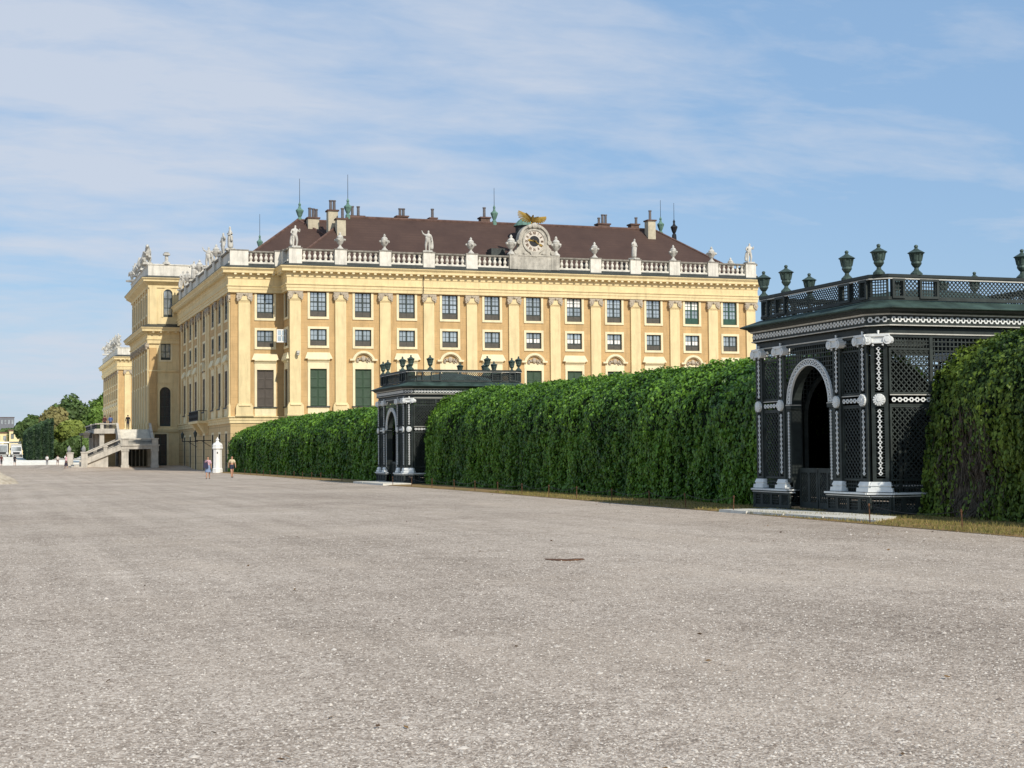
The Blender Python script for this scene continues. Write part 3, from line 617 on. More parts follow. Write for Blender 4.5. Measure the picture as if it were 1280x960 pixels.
# balcony on the garden front
mb = MB(); mb.box(PX0-1.15,PX0,155.6,162.9,4.75,5.0); mb.taper((PX0-.3,PX0,156.2,157.4,3.7),(PX0-1.0,PX0,156.0,157.6,4.75)); mb.taper((PX0-.3,PX0,161.0,162.2,3.7),(PX0-1.0,PX0,160.8,162.4,4.75)); bal = pbuild(mb, 'balcony', M_cream)
mb = MB()
for i in range(30):
    y = 155.7+i*.245; mb.cyl((PX0-1.08,y,5.0),(PX0-1.08,y,6.0),.025,.025,4); 
    if i % 2 == 0: mb.ring((0,0),.08,.11,0,6.28,0,.02,8) if False else mb.ball((PX0-1.08,y,5.5),.11,6,.3,1,1.6)
for y in (155.65,162.85):
    for i in range(4): mb.cyl((PX0-1.08+.3*i,y,5.0),(PX0-1.08+.3*i,y,6.0),.025,.025,4)
    mb.box(PX0-1.1,PX0,y-.03,y+.03,5.98,6.05)
mb.box(PX0-1.12,PX0-1.04,155.6,162.9,5.98,6.05); mb.box(PX0-1.12,PX0-1.04,155.6,162.9,5.02,5.08); mb.build('railing', M_iron, bal)
for y in (153.6,164.2):
    mb = MB(); mb.box(PX0-1.6,PX0,y-.04,y+.04,2.95,3.03); mb.cyl((PX0-1.6,y,2.95),(PX0-1.6,y,3.3),.05,.04,6); mb.cyl((PX0-.1,y,2.4),(PX0-1.0,y,2.97),.03,.03,5)
    l = pbuild(mb, 'wall_lantern', M_iron); MB().lathe([(.10,3.3),(.19,3.7),(.21,3.74),(.08,3.9),(.02,4.05)],6,(PX0-1.6,y,0)).build('lantern_glass', M_sashg, l)

# ------------------------------------------------------------------ palace: centre block
QX, QY, QY1 = 17.55, PY2, 203.0
KIND.update({'A': (.62,4.9,9.45), 'C': (.56,12.6,14.5), 'T': (.52,17.6,20.85), 'W': (.62,5.2,9.6), 'w': (.5,11.7,13.4), 'S': (.7,.35,4.0), 't': (.5,18.0,20.3)})
def arched(hw, h, w=.2):
    mb = MB(); zc = h-hw; mb.box(-hw-w,-hw,-.08,0,0,zc); mb.box(hw,hw+w,-.08,0,0,zc); mb.ring((0,zc), hw, hw+w, 0, math.pi, -.08, 0, 14)
    for i in range(14):
        t0, t1 = math.pi*i/14, math.pi*(i+1)/14; mb.add([(hw*math.cos(t0),.0,zc+hw*math.sin(t0)),(hw*math.cos(t1),.0,zc+hw*math.sin(t1)),(hw*math.cos(t1),0,h),(hw*math.cos(t0),0,h)],[(0,1,2,3)])
    return mb
def glazing(hw, h, nx, nz):
    mb = MB(); mb.box(-hw,-hw+.08,.14,.2,0,h); mb.box(hw-.08,hw,.14,.2,0,h); mb.box(-hw,hw,.141,.2,h-.08,h); mb.box(-hw,hw,.141,.2,0,.3)
    for i in range(1,nx): x = -hw+2*hw*i/nx; mb.box(x-.04,x+.04,.142,.198,0,h)
    for i in range(1,nz): z = h*i/nz; mb.box(-hw,hw,.145,.196,z-.035,z+.035)
    return mb
def cwin(u, k, P, rz, arch):
    hw, a, b = KIND[k]; h = b-a
    w = pput('window', get('cs'+k, lambda: (arched(hw,h) if arch else surround(hw,h,w=.2)).mesh('window', M_cream if arch else M_pale)), P(u,a), rz)
    put('sash', get('cg'+k, lambda: glazing(hw,h,2,max(2,int(h/1.0))).mesh('sash', M_sashg)), w)
    put('glass', get('cl'+k, lambda: MB().add([(-hw,.18,0),(hw,.18,0),(hw,.18,h),(-hw,.18,h)],[(0,1,2,3)]).mesh('glass', M_gdark if k in 'AWwtS' else M_glass)), w)
def centre_face(org, rz, u0, u1, wins, z1, m=None):
    Rm = Matrix.Rotation(rz,3,'Z'); o3 = Vector((*org,0)); P = lambda u, z, y=0: o3+Rm @ Vector((u,y,z))
    pput('wall', wall_mesh(u0,u1,0,z1,[(u-KIND[k][0],u+KIND[k][0],KIND[k][1],KIND[k][2]) for u,k,a in wins]).mesh('wall', m or M_cream), P(0,0), rz)
    for u, k, a in wins: cwin(u, k, P, rz, a)
centre_face((0,QY), 0, QX, 30, [(19.4,'A',True),(19.45,'C',False),(19.7,'T',True),(18.9,'S',False)], 22.0)
FY = [QY+2.2+3.1*i for i in range(7)]
centre_face((QX,0), -R(90), -QY1, -QY, [(-y,'W',False) for y in FY]+[(-y,'w',False) for y in FY]+[(-y,'t',False) for y in FY], 22.0, M_ochre)
centre_face((27.0,0), -R(90), -275.0, -QY1, [], 16.0)
pput('wall', MB().box(QX,30,QY1-.05,QY1+.05,0,22).mesh('wall', M_cream), (0,0,0))
CP = [(27,QY1+.06),(QX,QY1+.06),(QX,QY),(PX0-.02,QY)]
CE = [(0,14.5),(.2,14.5),(.2,14.9),(.3,14.95),(.3,15.05),(.2,15.08),(.2,15.6),(.3,15.66),(.3,15.85),(.85,15.9),(.85,16.08),(1.0,16.3),(1.0,16.36),(0,16.75)]
mb = MB(); mb.sweep(CE, CP); pbuild(mb, 'centre_cornice', M_cream)
mb = MB(); mb.sweep([(0,16.62),(1.02,16.365),(1.02,16.40),(.0,16.80)], CP); pbuild(mb, 'centre_flashing', M_flash)
CP2 = [(30,QY1+.06),(QX,QY1+.06),(QX,QY),(30,QY)]
mb = MB(); mb.sweep([(0,21.0),(.12,21.0),(.12,21.3),(.2,21.35),(.7,21.7),(.7,21.85),(.9,22.05),(.9,22.12),(0,22.4)], CP2); pbuild(mb, 'attic_cornice', M_cream)
mb = MB(); mb.sweep([(-.2,22.2),(.12,22.2),(.12,23.6),(.2,23.66),(.2,23.78),(-.25,23.78)], CP2); pbuild(mb, 'attic_parapet', M_stone)
mb = MB(); mb.sweep([(.1,22.30),(.92,22.125),(.92,22.16),(.11,22.42)], CP2); pbuild(mb, 'attic_flashing', M_flash)
pput('roof', MB().box(QX+.3,29.8,QY+.3,QY1-.3,22.5,22.6).mesh('roof', M_flash), (0,0,0))
o = pbuild(mods(CP, 15.88, .7), 'modillion_row', M_pale); tag(o, kind='stuff')
# pilasters on the centre block
for y in [QY+.5]+[QY+.65+3.1*i for i in range(1,7)]:
    pput('pilaster', get('cp1', lambda: MB().box(-.42,.42,-.16,0,4.8,14.0).box(-.5,.5,-.25,0,4.3,5.3).mesh('pilaster', M_cream)), (QX,y,0), -R(90))
    pput('capital', get('cap2', lambda: capital().mesh('capital', M_capst)), (QX,y,13.8), -R(90))
    pput('pilaster', get('cp2', lambda: MB().box(-.42,.42,-.12,0,16.7,21.0).mesh('pilaster', M_cream)), (QX,y,0), -R(90))
for x in (QX+.45,):
    pput('pilaster', get('cp3', lambda: MB().box(-.42,.42,-.16,0,4.8,14.0).box(-.5,.5,-.25,0,4.3,5.3).mesh('pilaster', M_ochre)), (x,QY,0)); pput('pilaster', get('cp4', lambda: MB().box(-.42,.42,-.12,0,16.7,21.0).mesh('pilaster', M_cream)), (x,QY,0))
mb = MB(); mb.sweep([(0,4.2),(.14,4.2),(.2,4.45),(.2,4.6),(0,4.66)], CP); mb.sweep([(0,11.2),(.12,11.2),(.18,11.34),(.18,11.42),(0,11.45)], [(QX,QY),(PX0-.02,QY)]); mb.sweep([(0,9.9),(.05,9.9),(.05,10.7),(0,10.7)], [(QX+1,QY),(PX0-.5,QY)]); pbuild(mb, 'string_course', M_cream)
# ------------------------------------------------------------------ palace: west block
VX, VY, VY1 = 21.45, 275.0, 312.0
facade((0,VY), 0, VX, 32, [(26.8,'UMB','a')], [(VX+1.6,.54)])
facade((VX,0), -R(90), -VY1, -VY, [(-(VY+2.6+4.5*i),'UMBG','a') for i in range(8)], [-(VY+.5+4.5*i) for i in range(8)], sh=True)
WP = [(VX,VY1),(VX,VY),(32,VY)]
mb = MB(); mb.sweep(ENT, WP); pbuild(mb, 'entablature', M_cream)
mb = MB(); mb.sweep(STR, WP); pbuild(mb, 'string_course', M_cream)
mb = MB(); mb.sweep(FLA, WP); pbuild(mb, 'flashing', M_flash)
o = pbuild(mods(WP), 'modillion_row', M_pale); tag(o, kind='stuff')
mb = MB(); mb.sweep([(-.2,19.12),(.15,19.12),(.15,20.3),(.25,20.34),(.25,20.42),(-.25,20.42)], WP); pbuild(mb, 'parapet_wall', M_stone)
# ------------------------------------------------------------------ statues and vases
def figure(kind):
    V = {'pel':(0,0,1.0),'che':(.02,0,1.4),'nec':(.03,0,1.62),'hd':(.05,-.02,1.78),'hd2':(.05,-.02,1.92)}
    r = {'pel':.22,'che':.21,'nec':.075,'hd':.11,'hd2':.07}
    E = [('pel','che'),('che','nec'),('nec','hd'),('hd','hd2')]
    def limb(name, pts, rs, root):
        prev = root
        for i, (p, q) in enumerate(zip(pts, rs)):
            V[name+str(i)] = p; r[name+str(i)] = q; E.append((prev, name+str(i))); prev = name+str(i)
    if kind == 0:
        limb('ll',[(-.12,0,.9),(-.15,.0,.48),(-.14,.02,.06),(-.15,-.12,.03)],[.16,.13,.09,.06],'pel'); limb('rl',[(.12,-.02,.9),(.18,-.12,.5),(.16,-.02,.06),(.17,-.16,.03)],[.16,.12,.08,.06],'pel')
        limb('la',[(-.26,0,1.48),(-.38,-.02,1.2),(-.24,-.22,1.1)],[.09,.075,.05],'che'); limb('ra',[(.28,0,1.5),(.45,-.05,1.3),(.42,-.15,1.62)],[.09,.07,.05],'che')
        limb('dr',[(-.25,.1,1.0),(-.3,.14,.5),(-.28,.12,.08)],[.12,.14,.16],'pel')
    elif kind == 1:
        limb('sk',[(0,.02,.7),(.0,.03,.35),(0,.03,.05)],[.25,.26,.30],'pel')
        limb('la',[(-.26,0,1.48),(-.4,-.05,1.22),(-.42,-.2,1.4)],[.09,.07,.05],'che'); limb('ra',[(.26,0,1.46),(.36,-.06,1.16),(.12,-.26,1.18)],[.09,.075,.05],'che')
        limb('dr',[(.26,.08,1.1),(.34,.1,.6)],[.10,.13],'pel')
    else:
        limb('ll',[(-.14,0,.9),(-.2,-.04,.48),(-.2,.05,.06),(-.2,-.1,.03)],[.16,.12,.08,.06],'pel'); limb('rl',[(.12,0,.9),(.12,.02,.46),(.1,.1,.05),(.1,-.06,.03)],[.16,.12,.09,.06],'pel')
        limb('la',[(-.27,0,1.5),(-.46,-.04,1.62),(-.58,-.1,1.92)],[.09,.07,.05],'che'); limb('ra',[(.27,0,1.46),(.36,.02,1.16),(.36,-.12,.9)],[.09,.075,.05],'che')
        limb('dr',[(.3,.12,1.2),(.36,.16,.7),(.32,.14,.1)],[.12,.14,.2],'che')
    ks = list(V); me = skin_mesh('stone_statue', [V[k] for k in ks], [(ks.index(a), ks.index(b)) for a, b in E], [r[k] for k in ks], M_statue, 0, 1)
    bm = bmesh.new(); bm.from_mesh(me)
    m2 = MB().box(-.42,.42,-.38,.38,-.14,.03).mesh('p', M_statue); bm.from_mesh(m2); bm.to_mesh(me); bm.free(); return me
STAT = [figure(k) for k in range(3)]
VASE = MB().lathe([(.34,0),(.34,.1),(.26,.16),(.12,.32),(.12,.42),(.24,.55),(.42,.82),(.48,.98),(.5,1.04),(.36,1.08),(.30,1.12),(.34,1.2),(.22,1.36),(.1,1.44),(.14,1.54),(.05,1.68),(.01,1.72)],12)
for k in range(4):
    a = k*math.pi/2+.4; VASE.ball((.48*math.cos(a),.48*math.sin(a),.92),.12,6)
VASE = VASE.mesh('stone_vase', M_statue)
def stat(me, x, y, z, rz, label, s=1.0, grp='statues on the palace parapet'):
    o = put('stone_statue', me, None, (x,y,z), rz); o.scale = (s,s,s); return tag(o, label, 'statue', grp)
def vase(x, y, z, label, s=1.0, rz=0):
    o = put('stone_vase', VASE, None, (x,y,z), rz); o.scale = (s,s,s); return tag(o, label, 'vase', 'stone vases on the palace parapet')
ZP = 20.46
for i, (k, lb) in {0:(0,'white statue at the left front corner of the main roof parapet'),3:(2,'white statue between two stone vases left of the clock'),8:(1,'white statue midway between clock and right end of parapet'),11:(0,'white statue at the far right end of the front parapet')}.items():
    stat(STAT[k], PN[i], PY1, ZP+.12, [.2,0,0,-.4,0,0,0,0,.5,0,0,.1][i], lb, 1.02)
for i, lb in {1:'stone vase just right of the left corner statue, before chimneys',2:'stone vase two bays right of the left corner statue',4:'stone vase one bay left of the clock gable',7:'stone vase one bay right of the clock gable',9:'stone vase one bay right of the statue right of clock',10:'stone vase one bay left of the right end statue'}.items():
    vase(PN[i], PY1, ZP, lb, .93, i*.7)
vase(CX-2.3,PY1-.1,20.52,'stone vase hugging the left side of the clock gable',1.12); vase(CX+2.3,PY1-.1,20.52,'stone vase hugging the right side of the clock gable',1.12)
vase(PX3,150.4,ZP+.62,'stone vase behind the right end balustrade, nearest the end statue',.95); vase(PX3,154.0,ZP+.40,'smaller stone vase behind the right end balustrade, beside the roof hip',.8)
pput('parapet_pedestal', MB().box(-.5,.5,-.4,.4,ZP,ZP+.62).mesh('parapet_pedestal', M_stone), (PX3,150.4,0)); pput('parapet_pedestal', MB().box(-.5,.5,-.4,.4,ZP-.2,ZP+.40).mesh('parapet_pedestal', M_stone), (PX3,154.0,0))
gl = [(141.6,'s',1),(145.9,'s',0),(150.3,'v',0),(156.3,'s',2),(162.8,'v',0),(168.2,'s',1),(173.1,'v',0),(178.0,'s',0)]
ns = nv = 0
for i, (y, t, k) in enumerate(gl):
    if t == 's': stat(STAT[k], PX0+.05, y, ZP+.12, -R(90)+.3*i, ORD[ns]+' statue from the near corner along the shaded garden parapet', 1.1); ns += 1
    else: vase(PX0, y, ZP, ORD[nv]+' vase from the near corner along the shaded garden parapet', 1.0); nv += 1
def group_mesh():
    V = [(0,0,.9),(.5,0,1.3),(.8,0,1.8),(1.15,0,2.0),(1.45,0,1.75),(-.5,0,.9),(-.6,.1,.45),(-.5,.1,0),(.75,.15,.8),(1.15,.2,.9),(1.2,.2,.6),(-.9,0,1.1),(-1.1,0,.6),(.1,0,1.5),(.15,0,1.95),(.18,0,2.2),(-.2,.2,1.7),(-.5,.1,1.9),(.75,-.2,.85),(1.3,-.25,1.2)]
    Ed = [(0,1),(1,2),(2,3),(3,4),(0,5),(5,6),(6,7),(1,8),(8,9),(9,10),(5,11),(11,12),(0,13),(13,14),(14,15),(13,16),(16,17),(1,18),(18,19)]
    r = [.36,.36,.24,.2,.12,.36,.2,.12,.14,.1,.08,.14,.1,.24,.12,.14,.09,.06,.14,.09]
    me = skin_mesh('statue_group', V, Ed, r, M_statue, 0, 1); bm = bmesh.new(); bm.from_mesh(me); bm.from_mesh(MB().box(-1.0,1.0,-.5,.5,-.1,.12).mesh('p', M_statue)); bm.to_mesh(me); bm.free(); return me
GRP = group_mesh()
for i, (y, lb) in enumerate(((182.6,'nearest rearing horse group on the central attic parapet'),(188.5,'second rearing horse group on the central attic parapet'),(194.5,'third rearing horse group on the central attic parapet'),(200.5,'farthest rearing horse group on the central attic parapet'))):
    o = put('statue_group', GRP, None, (QX+.05,y,23.9), -R(100)+i*.25); o.scale = (1.05,)*3; tag(o, lb, 'statue', 'statue groups on the central attic')
for i, (y, lb) in enumerate(((276,'tall statue at the corner of the far west wing'),(283,'second statue along the far west wing parapet'),(290,'third statue along the far west wing parapet'),(297,'fourth statue along the far west wing parapet'))):
    o = put('statue_group', GRP, None, (VX+.05,y,20.5), -R(90)+i*.5) if i else put('stone_statue', STAT[1], None, (VX+.05,y,20.56), -R(90)); o.scale = (1.25,)*3; tag(o, lb, 'statue', 'statues on the far west wing')
mb = MB(); mb.lathe([(.5,0),(.42,.2),(.2,.35),(.2,1.0),(.42,1.05),(.42,1.25),(.25,1.3),(.3,1.4)],10); o = mb.build('pedestal_ornament', M_statue, None, (19.55,QY+.1,23.78)); tag(o, 'single stone pedestal ornament on the central attic corner', 'ornament')
# gilded eagle on the clock
def eagle():
    V = [(0,0,.55),(.0,-.12,.85),(.02,-.2,1.1),(.04,-.34,1.2),(.05,-.46,1.14),(0,.1,.3),(0,.22,.05),(-.12,-.05,.3),(-.14,-.1,.05),(.12,-.05,.3),(.14,-.1,.05)]
    Ed = [(0,1),(1,2),(2,3),(3,4),(0,5),(5,6),(0,7),(7,8),(0,9),(9,10)]; r = [.22,.2,.12,.1,.03,.14,.16,.09,.07,.09,.07]
    me = skin_mesh('gilded_eagle', V, Ed, r, M_gold, 0, 1); mb = MB()
    for s_, lift in ((-1,.6),(1,.1)):
        for i in range(9):
            t = i/8; root = Vector((s_*(.15+.55*t), .05, .85+lift*.9*t)); L = .55+.55*math.sin(t*2.2); ang = R(-70)+R(75)*t+lift*t*.6
            tip = root+Vector((s_*math.cos(ang)*L, .12, math.sin(ang)*L)); mb.bar(root, tip, .17, .04, (0,-1,0))
        mb.cyl((s_*.1,0,.85),(s_*.75,.05,.95+lift),.12,.08,6)
    bm = bmesh.new(); bm.from_mesh(me); bm.from_mesh(mb.mesh('w', M_gold)); bm.to_mesh(me); bm.free(); return me
o = put('gilded_eagle', eagle(), None, (CX-.1,PY1-.05,CZ+1.62), R(-8)); o.scale = (.84,.85,.74); tag(o, 'gilded eagle with spread wings on top of the clock gable', 'statue')

M_stairst = mat('stair_limestone', lin((196,188,174)), .9, .1, 1.8, .2, 20, stain=.7)
# ------------------------------------------------------------------ garden stairs
stair = tag(empty('garden_staircase', (15,170,.3)), 'white stone open staircase with balustrades before the central palace block', 'staircase'); SO = Vector((15,170,.3))
def sb(mb, name, m): return mb.build(name, m, stair, -SO)
LZ = 2.7
mb = MB(); mb.box(13.6,17.5,169.5,174.2,LZ-.45,LZ); mb.box(13.5,17.6,169.4,174.2,LZ-.1,LZ+.02); sb(mb, 'landing', M_stairst)
for x in (13.95,17.1):
    for y in (169.95,173.6): mb = MB(); mb.box(x-.36,x+.36,y-.36,y+.36,.2,LZ-.45); mb.box(x-.42,x+.42,y-.42,y+.42,.2,.55); mb.box(x-.42,x+.42,y-.42,y+.42,LZ-.7,LZ-.46); sb(mb, 'pier', M_stairst)
def rail(p0, p1, n, name='balustrade', iron=True):
    mb = MB(); p0, p1 = Vector(p0), Vector(p1); d = (p1-p0)
    h = Vector((0,0,.64)); nrm = Vector((d.y,-d.x,0)).normalized()
    mb.bar(p0+h, p1+h, .12, .26, Vector((nrm.x,nrm.y,0))); mb.bar(p0+Vector((0,0,.05)), p1+Vector((0,0,.05)), .1, .26, Vector((nrm.x,nrm.y,0)))
    o = sb(mb, name, M_stairst); mb = MB()
    for i in range(n): q = p0+d*(i+.5)/n; mb.cyl(q+Vector((0,0,.08)), q+Vector((0,0,.6)), .035, .035, 4)
    mb.bar(p0+Vector((0,0,.33)), p1+Vector((0,0,.33)), .05, .04, Vector((nrm.x,nrm.y,0)))
    mb.build('iron_bars', M_iron, o)
def newel(x, y, z0, z1, w=.66): mb = MB(); mb.box(x-w/2,x+w/2,y-w/2,y+w/2,z0,z1-.12); mb.box(x-w/2-.06,x+w/2+.06,y-w/2-.06,y+w/2+.06,z1-.12,z1); sb(mb, 'newel', M_stairst)
rail((14.3,169.7,LZ),(16.8,169.7,LZ),26); newel(13.95,169.75,LZ,LZ+.72); newel(17.1,169.75,LZ,LZ+.72)
NS = 12
for i in range(NS):   # lower flight, towards the garden
    x1 = 13.6-i*.33; z = LZ-(i+1)*.15; mb = MB(); mb.box(x1-.33,x1,169.9,176.5,max(.2,z-.35),z); sb(mb, 'step', M_stairst)
for y in (169.7,176.6):
    mb = MB(); mb.ext([(13.6,LZ),(9.6,1.05),(9.6,.55),(13.6,LZ-.5)], y-.18, y+.18); sb(mb, 'stringer', M_stairst); rail((13.5,y,LZ),(9.9,y,1.15), 36)
mb = MB(); mb.ext([(12.2,1.6),(12.2,.2),(10.0,.2),(10.0,.75)], 169.78, 170.0); sb(mb, 'stringer_wall', M_stairst)
newel(9.72,169.7,.1,2.0); newel(8.6,176.6,.1,1.95); newel(11.9,169.7,1.9,2.62,.4); newel(11.3,176.6,1.7,2.4,.4)
mb = MB(); mb.box(8.7,10.0,170.1,176.3,.1,.62); mb.box(8.4,8.7,169.9,176.5,.1,.46); mb.box(8.6,10.0,168.9,169.3,.1,.42); sb(mb, 'foot_step', M_stairst)
for i in range(12):   # upper flight along the palace front
    y0 = 174.2+i*.3; z = LZ+(i+1)*.15; mb = MB(); mb.box(13.9,17.2,y0,y0+.3,z-.5,z); sb(mb, 'step', M_slab)
TZ = LZ+12*.15
mb = MB(); mb.ext([(174.2,LZ),(177.8,TZ),(177.8,TZ-.5),(174.2,LZ-.45)], 0, .3)
for x in (13.6,17.2):
    m2 = MB(); m2.merge(mb, Matrix.Translation((x+.3,0,0)) @ Matrix.Rotation(R(90),4,'Z')); sb(m2, 'stringer', M_stairst); rail((x+.15,174.3,LZ+.05),(x+.15,177.8,TZ+.05), 12)
# top gallery
mb = MB(); mb.box(11.4,17.5,177.8,198,TZ-.4,TZ); mb.box(11.25,14.0,177.7,178.0,TZ-.45,TZ+.05); sb(mb, 'gallery_floor', M_stairst)
for y in (178.3,184.5,190.5,197): 
    for x in (12.1,13.9): mb = MB(); mb.box(x-.25,x+.25,y-.32,y+.32,.2,TZ-.4); sb(mb, 'pier', M_stairst)
rail((11.5,178,TZ),(13.8,178,TZ),22); rail((11.5,178,TZ),(11.5,197.5,TZ),60); newel(12.1,178,TZ,TZ+.74,.36); newel(11.5,185,TZ,TZ+.74,.4)
mb = MB(); mb.box(12.2,17.3,181,181.3,.2,TZ-.4); sb(mb, 'back_wall', M_socle)
for i in range(9): mb = MB(); mb.box(13.9+i*.42,14.02+i*.42,176.0,176.1,.25,LZ-.3); sb(mb, 'undercroft_rail', M_offw)
mb = MB(); mb.box(13.8,17.4,177.4,177.6,.2,LZ+.5); sb(mb, 'undercroft_wall', M_board)
mb = MB(); mb.box(10.3,11.3,182,190,3.95,4.22); mb.box(10.35,11.3,182.05,182.2,3.6,3.949); mb.cyl((10.5,189.5,.1),(10.5,189.5,3.95),.06,.06,6)
tag(mb.build('awning', M_board), 'flat grey awning left of the stair gallery', 'awning')
M_lampg = mat('lamp_milk_glass', lin((150,150,146)), .4, .1, 5)
def lamp(x, y, z, lb):
    mb = MB(); mb.lathe([(.16,0),(.12,.2),(.06,.4),(.05,1.9),(.08,2.0)],8); o = mb.build('garden_lamp', M_iron, None, (x,y,z)); o.scale = (.72,.72,.78); MB().lathe([(.1,2.0),(.28,2.25),(.34,2.5),(.28,2.75),(.12,2.95),(.03,3.1)],8).build('lamp_globe', M_lampg, o); tag(o, lb, 'lamp', 'garden lamps by the stairs')
lamp(9.75,171.2,.3,'globe lamp behind the front stair newel'); lamp(8.6,178.6,.3,'globe lamp left of the rear stair newel')
# white sentry box
mb = MB(); mb.lathe([(.46,.0),(.46,.35),(.40,.42),(.38,2.05),(.46,2.1),(.48,2.22),(.44,2.3),(.46,2.42),(.36,2.6),(.18,2.68),(.12,2.8),(.16,2.88),(.14,2.95),(.06,3.02),(.05,3.1),(.01,3.16)],8)
o = mb.build('sentry_box', M_whitep, None, (19.15,136.3,0), R(22.5)); MB().box(-.05,.05,-.375,-.34,1.68,1.84).build('number_plate', M_board, o, (0,0,0), R(-22.5)-.15); tag(o, 'white domed sentry box at the end of the hedge', 'sentry box')

# ------------------------------------------------------------------ lattice pavilion
HALF, CH = 3.25, .34
def lattice(u0, u1, z0, z1, pitch, w, diag, t=.018, y=0.0, hole=None):
    mb = MB()
    if diag:
        c = u0-(z1-z0)
        st = pitch*math.sqrt(2)
        for sgn in (1, -1):
            k = u0-(z1-z0)+st*.5 if sgn == 1 else u0+st*.5
            end = u1 if sgn == 1 else u1+(z1-z0)
            while k < end:
                # line: u = k + s*(z-z0)*sgn
                a0, a1 = 0.0, z1-z0
                if sgn == 1: a0 = max(a0, u0-k); a1 = min(a1, u1-k)
                else: a0 = max(a0, k-u1); a1 = min(a1, k-u0)
                if a1-a0 > .02: mb.bar((k+sgn*a0, y+(.008 if sgn == 1 else -.008), z0+a0), (k+sgn*a1, y+(.008 if sgn == 1 else -.008), z0+a1), w, t*.8)
                k += st
    else:
        nx = max(1, round((u1-u0)/pitch)); nz = max(1, round((z1-z0)/pitch))
        for i in range(1, nx):
            x = u0+(u1-u0)*i/nx; za = z0
            if hole: 
                cx_, cz_, r_ = hole
                if abs(x-cx_) < r_: za = max(z0, cz_+math.sqrt(r_*r_-(x-cx_)**2))
            if z1-za > .02: mb.bar((x,y+.006,za),(x,y+.006,z1),w,t*.6)
        for i in range(1, nz):
            z = z0+(z1-z0)*i/nz; segs = [(u0,u1)]
            if hole and abs(z-hole[1]) < hole[2] and z > hole[1]:
                d = math.sqrt(hole[2]**2-(z-hole[1])**2); segs = [(u0,hole[0]-d),(hole[0]+d,u1)]
            elif hole and z <= hole[1]: segs = [(u0,hole[0]-hole[2]),(hole[0]+hole[2],u1)]
            for a, b in segs:
                if b-a > .02: mb.bar((a,y-.006,z),(b,y-.006,z),w,t*.6)
    return mb
def frame(mb, u0, u1, z0, z1, w, y0=-.03, y1=.03):
    mb.box(u0,u0+w,y0,y1,z0,z1); mb.box(u1-w,u1,y0,y1,z0,z1); mb.box(u0+w,u1-w,y0,y1,z0,z0+w); mb.box(u0+w,u1-w,y0,y1,z1-w,z1); return mb
def chain_v(z0, z1, n, w=.10, y0=-.02, y1=.0):
    mb = MB(); h = (z1-z0)/n
    for i in range(n):
        c = z0+h*(i+.5); a, b = w*.60, h*.42; k = .52
        for (p, q) in (((0,b),(a,0)),((a,0),(0,-b)),((0,-b),(-a,0)),((-a,0),(0,b))):
            mb.ext([(p[0],c+p[1]),(p[0]*k,c+p[1]*k),(q[0]*k,c+q[1]*k),(q[0],c+q[1])], y0, y1)
        mb.box(-.016,.016,y0+.002,y1-.002,c+h*.34,c+h*.62) if i < n-1 else None
    return mb
def chain_h(u0, u1, p, z, hgt, y0=-.02, y1=0.0):
    mb = MB(); n = max(1, int((u1-u0)/p)); p = (u1-u0)/n
    for i in range(n):
        c = u0+p*(i+.5); a, b = p*.40, hgt/2; P_ = [(-a,0),(-a*.5,b),(a*.5,b),(a,0),(a*.5,-b),(-a*.5,-b)]; k = .5
        for j in range(6):
            q0, q1 = P_[j], P_[(j+1)%6]; mb.ext([(c+q0[0],z+q0[1]),(c+q1[0],z+q1[1]),(c+q1[0]*k,z+q1[1]*k),(c+q0[0]*k,z+q0[1]*k)], y0, y1)
        mb.box(c+p*.38,c+p*.62,y0+.002,y1-.002,z-.014,z+.014)
    return mb
def ionic(w=.40):
    mb = MB(); mb.box(-w*.62,w*.62,-.16,.1,.19,.25); mb.box(-w*.5,w*.5,-.12,.08,.04,.19)
    for s_ in (-1,1):
        mb.cyl((s_*w*.55,-.16,.10),(s_*w*.55,.08,.10),.11,.11,12); mb.cyl((s_*w*.55,-.18,.10),(s_*w*.55,-.16,.10),.055,.055,8); mb.ball((s_*w*.28,-.12,-.02),.03,5)
    mb.cyl((0,-.06,.25),(0,-.05,.34),.02,.035,5); mb.box(-w*.3,w*.3,-.15,0,.02,.05)
    return mb
def pbase(w):
    mb = MB(); mb.taper((-w/2-.1,w/2+.1,-.14,.05,0),(-w/2-.09,w/2+.09,-.13,.05,.1)); mb.taper((-w/2-.05,w/2+.05,-.09,.05,.1),(-w/2-.05,w/2+.05,-.09,.05,.15)); mb.taper((-w/2-.07,w/2+.07,-.11,.05,.15),(-w/2-.03,w/2+.03,-.07,.05,.25)); return mb
def rosette():
    mb = MB(); mb.cyl((0,-.06,0),(0,-.02,0),.13,.15,16); mb.cyl((0,-.10,0),(0,-.06,0),.05,.07,8)
    for i in range(14):
        a = 2*math.pi*i/14; mb.bar((.06*math.cos(a),-.07,.06*math.sin(a)),(.15*math.cos(a),-.06,.15*math.sin(a)),.032,.035)
    return mb
ZB, ZT = .58, 4.26
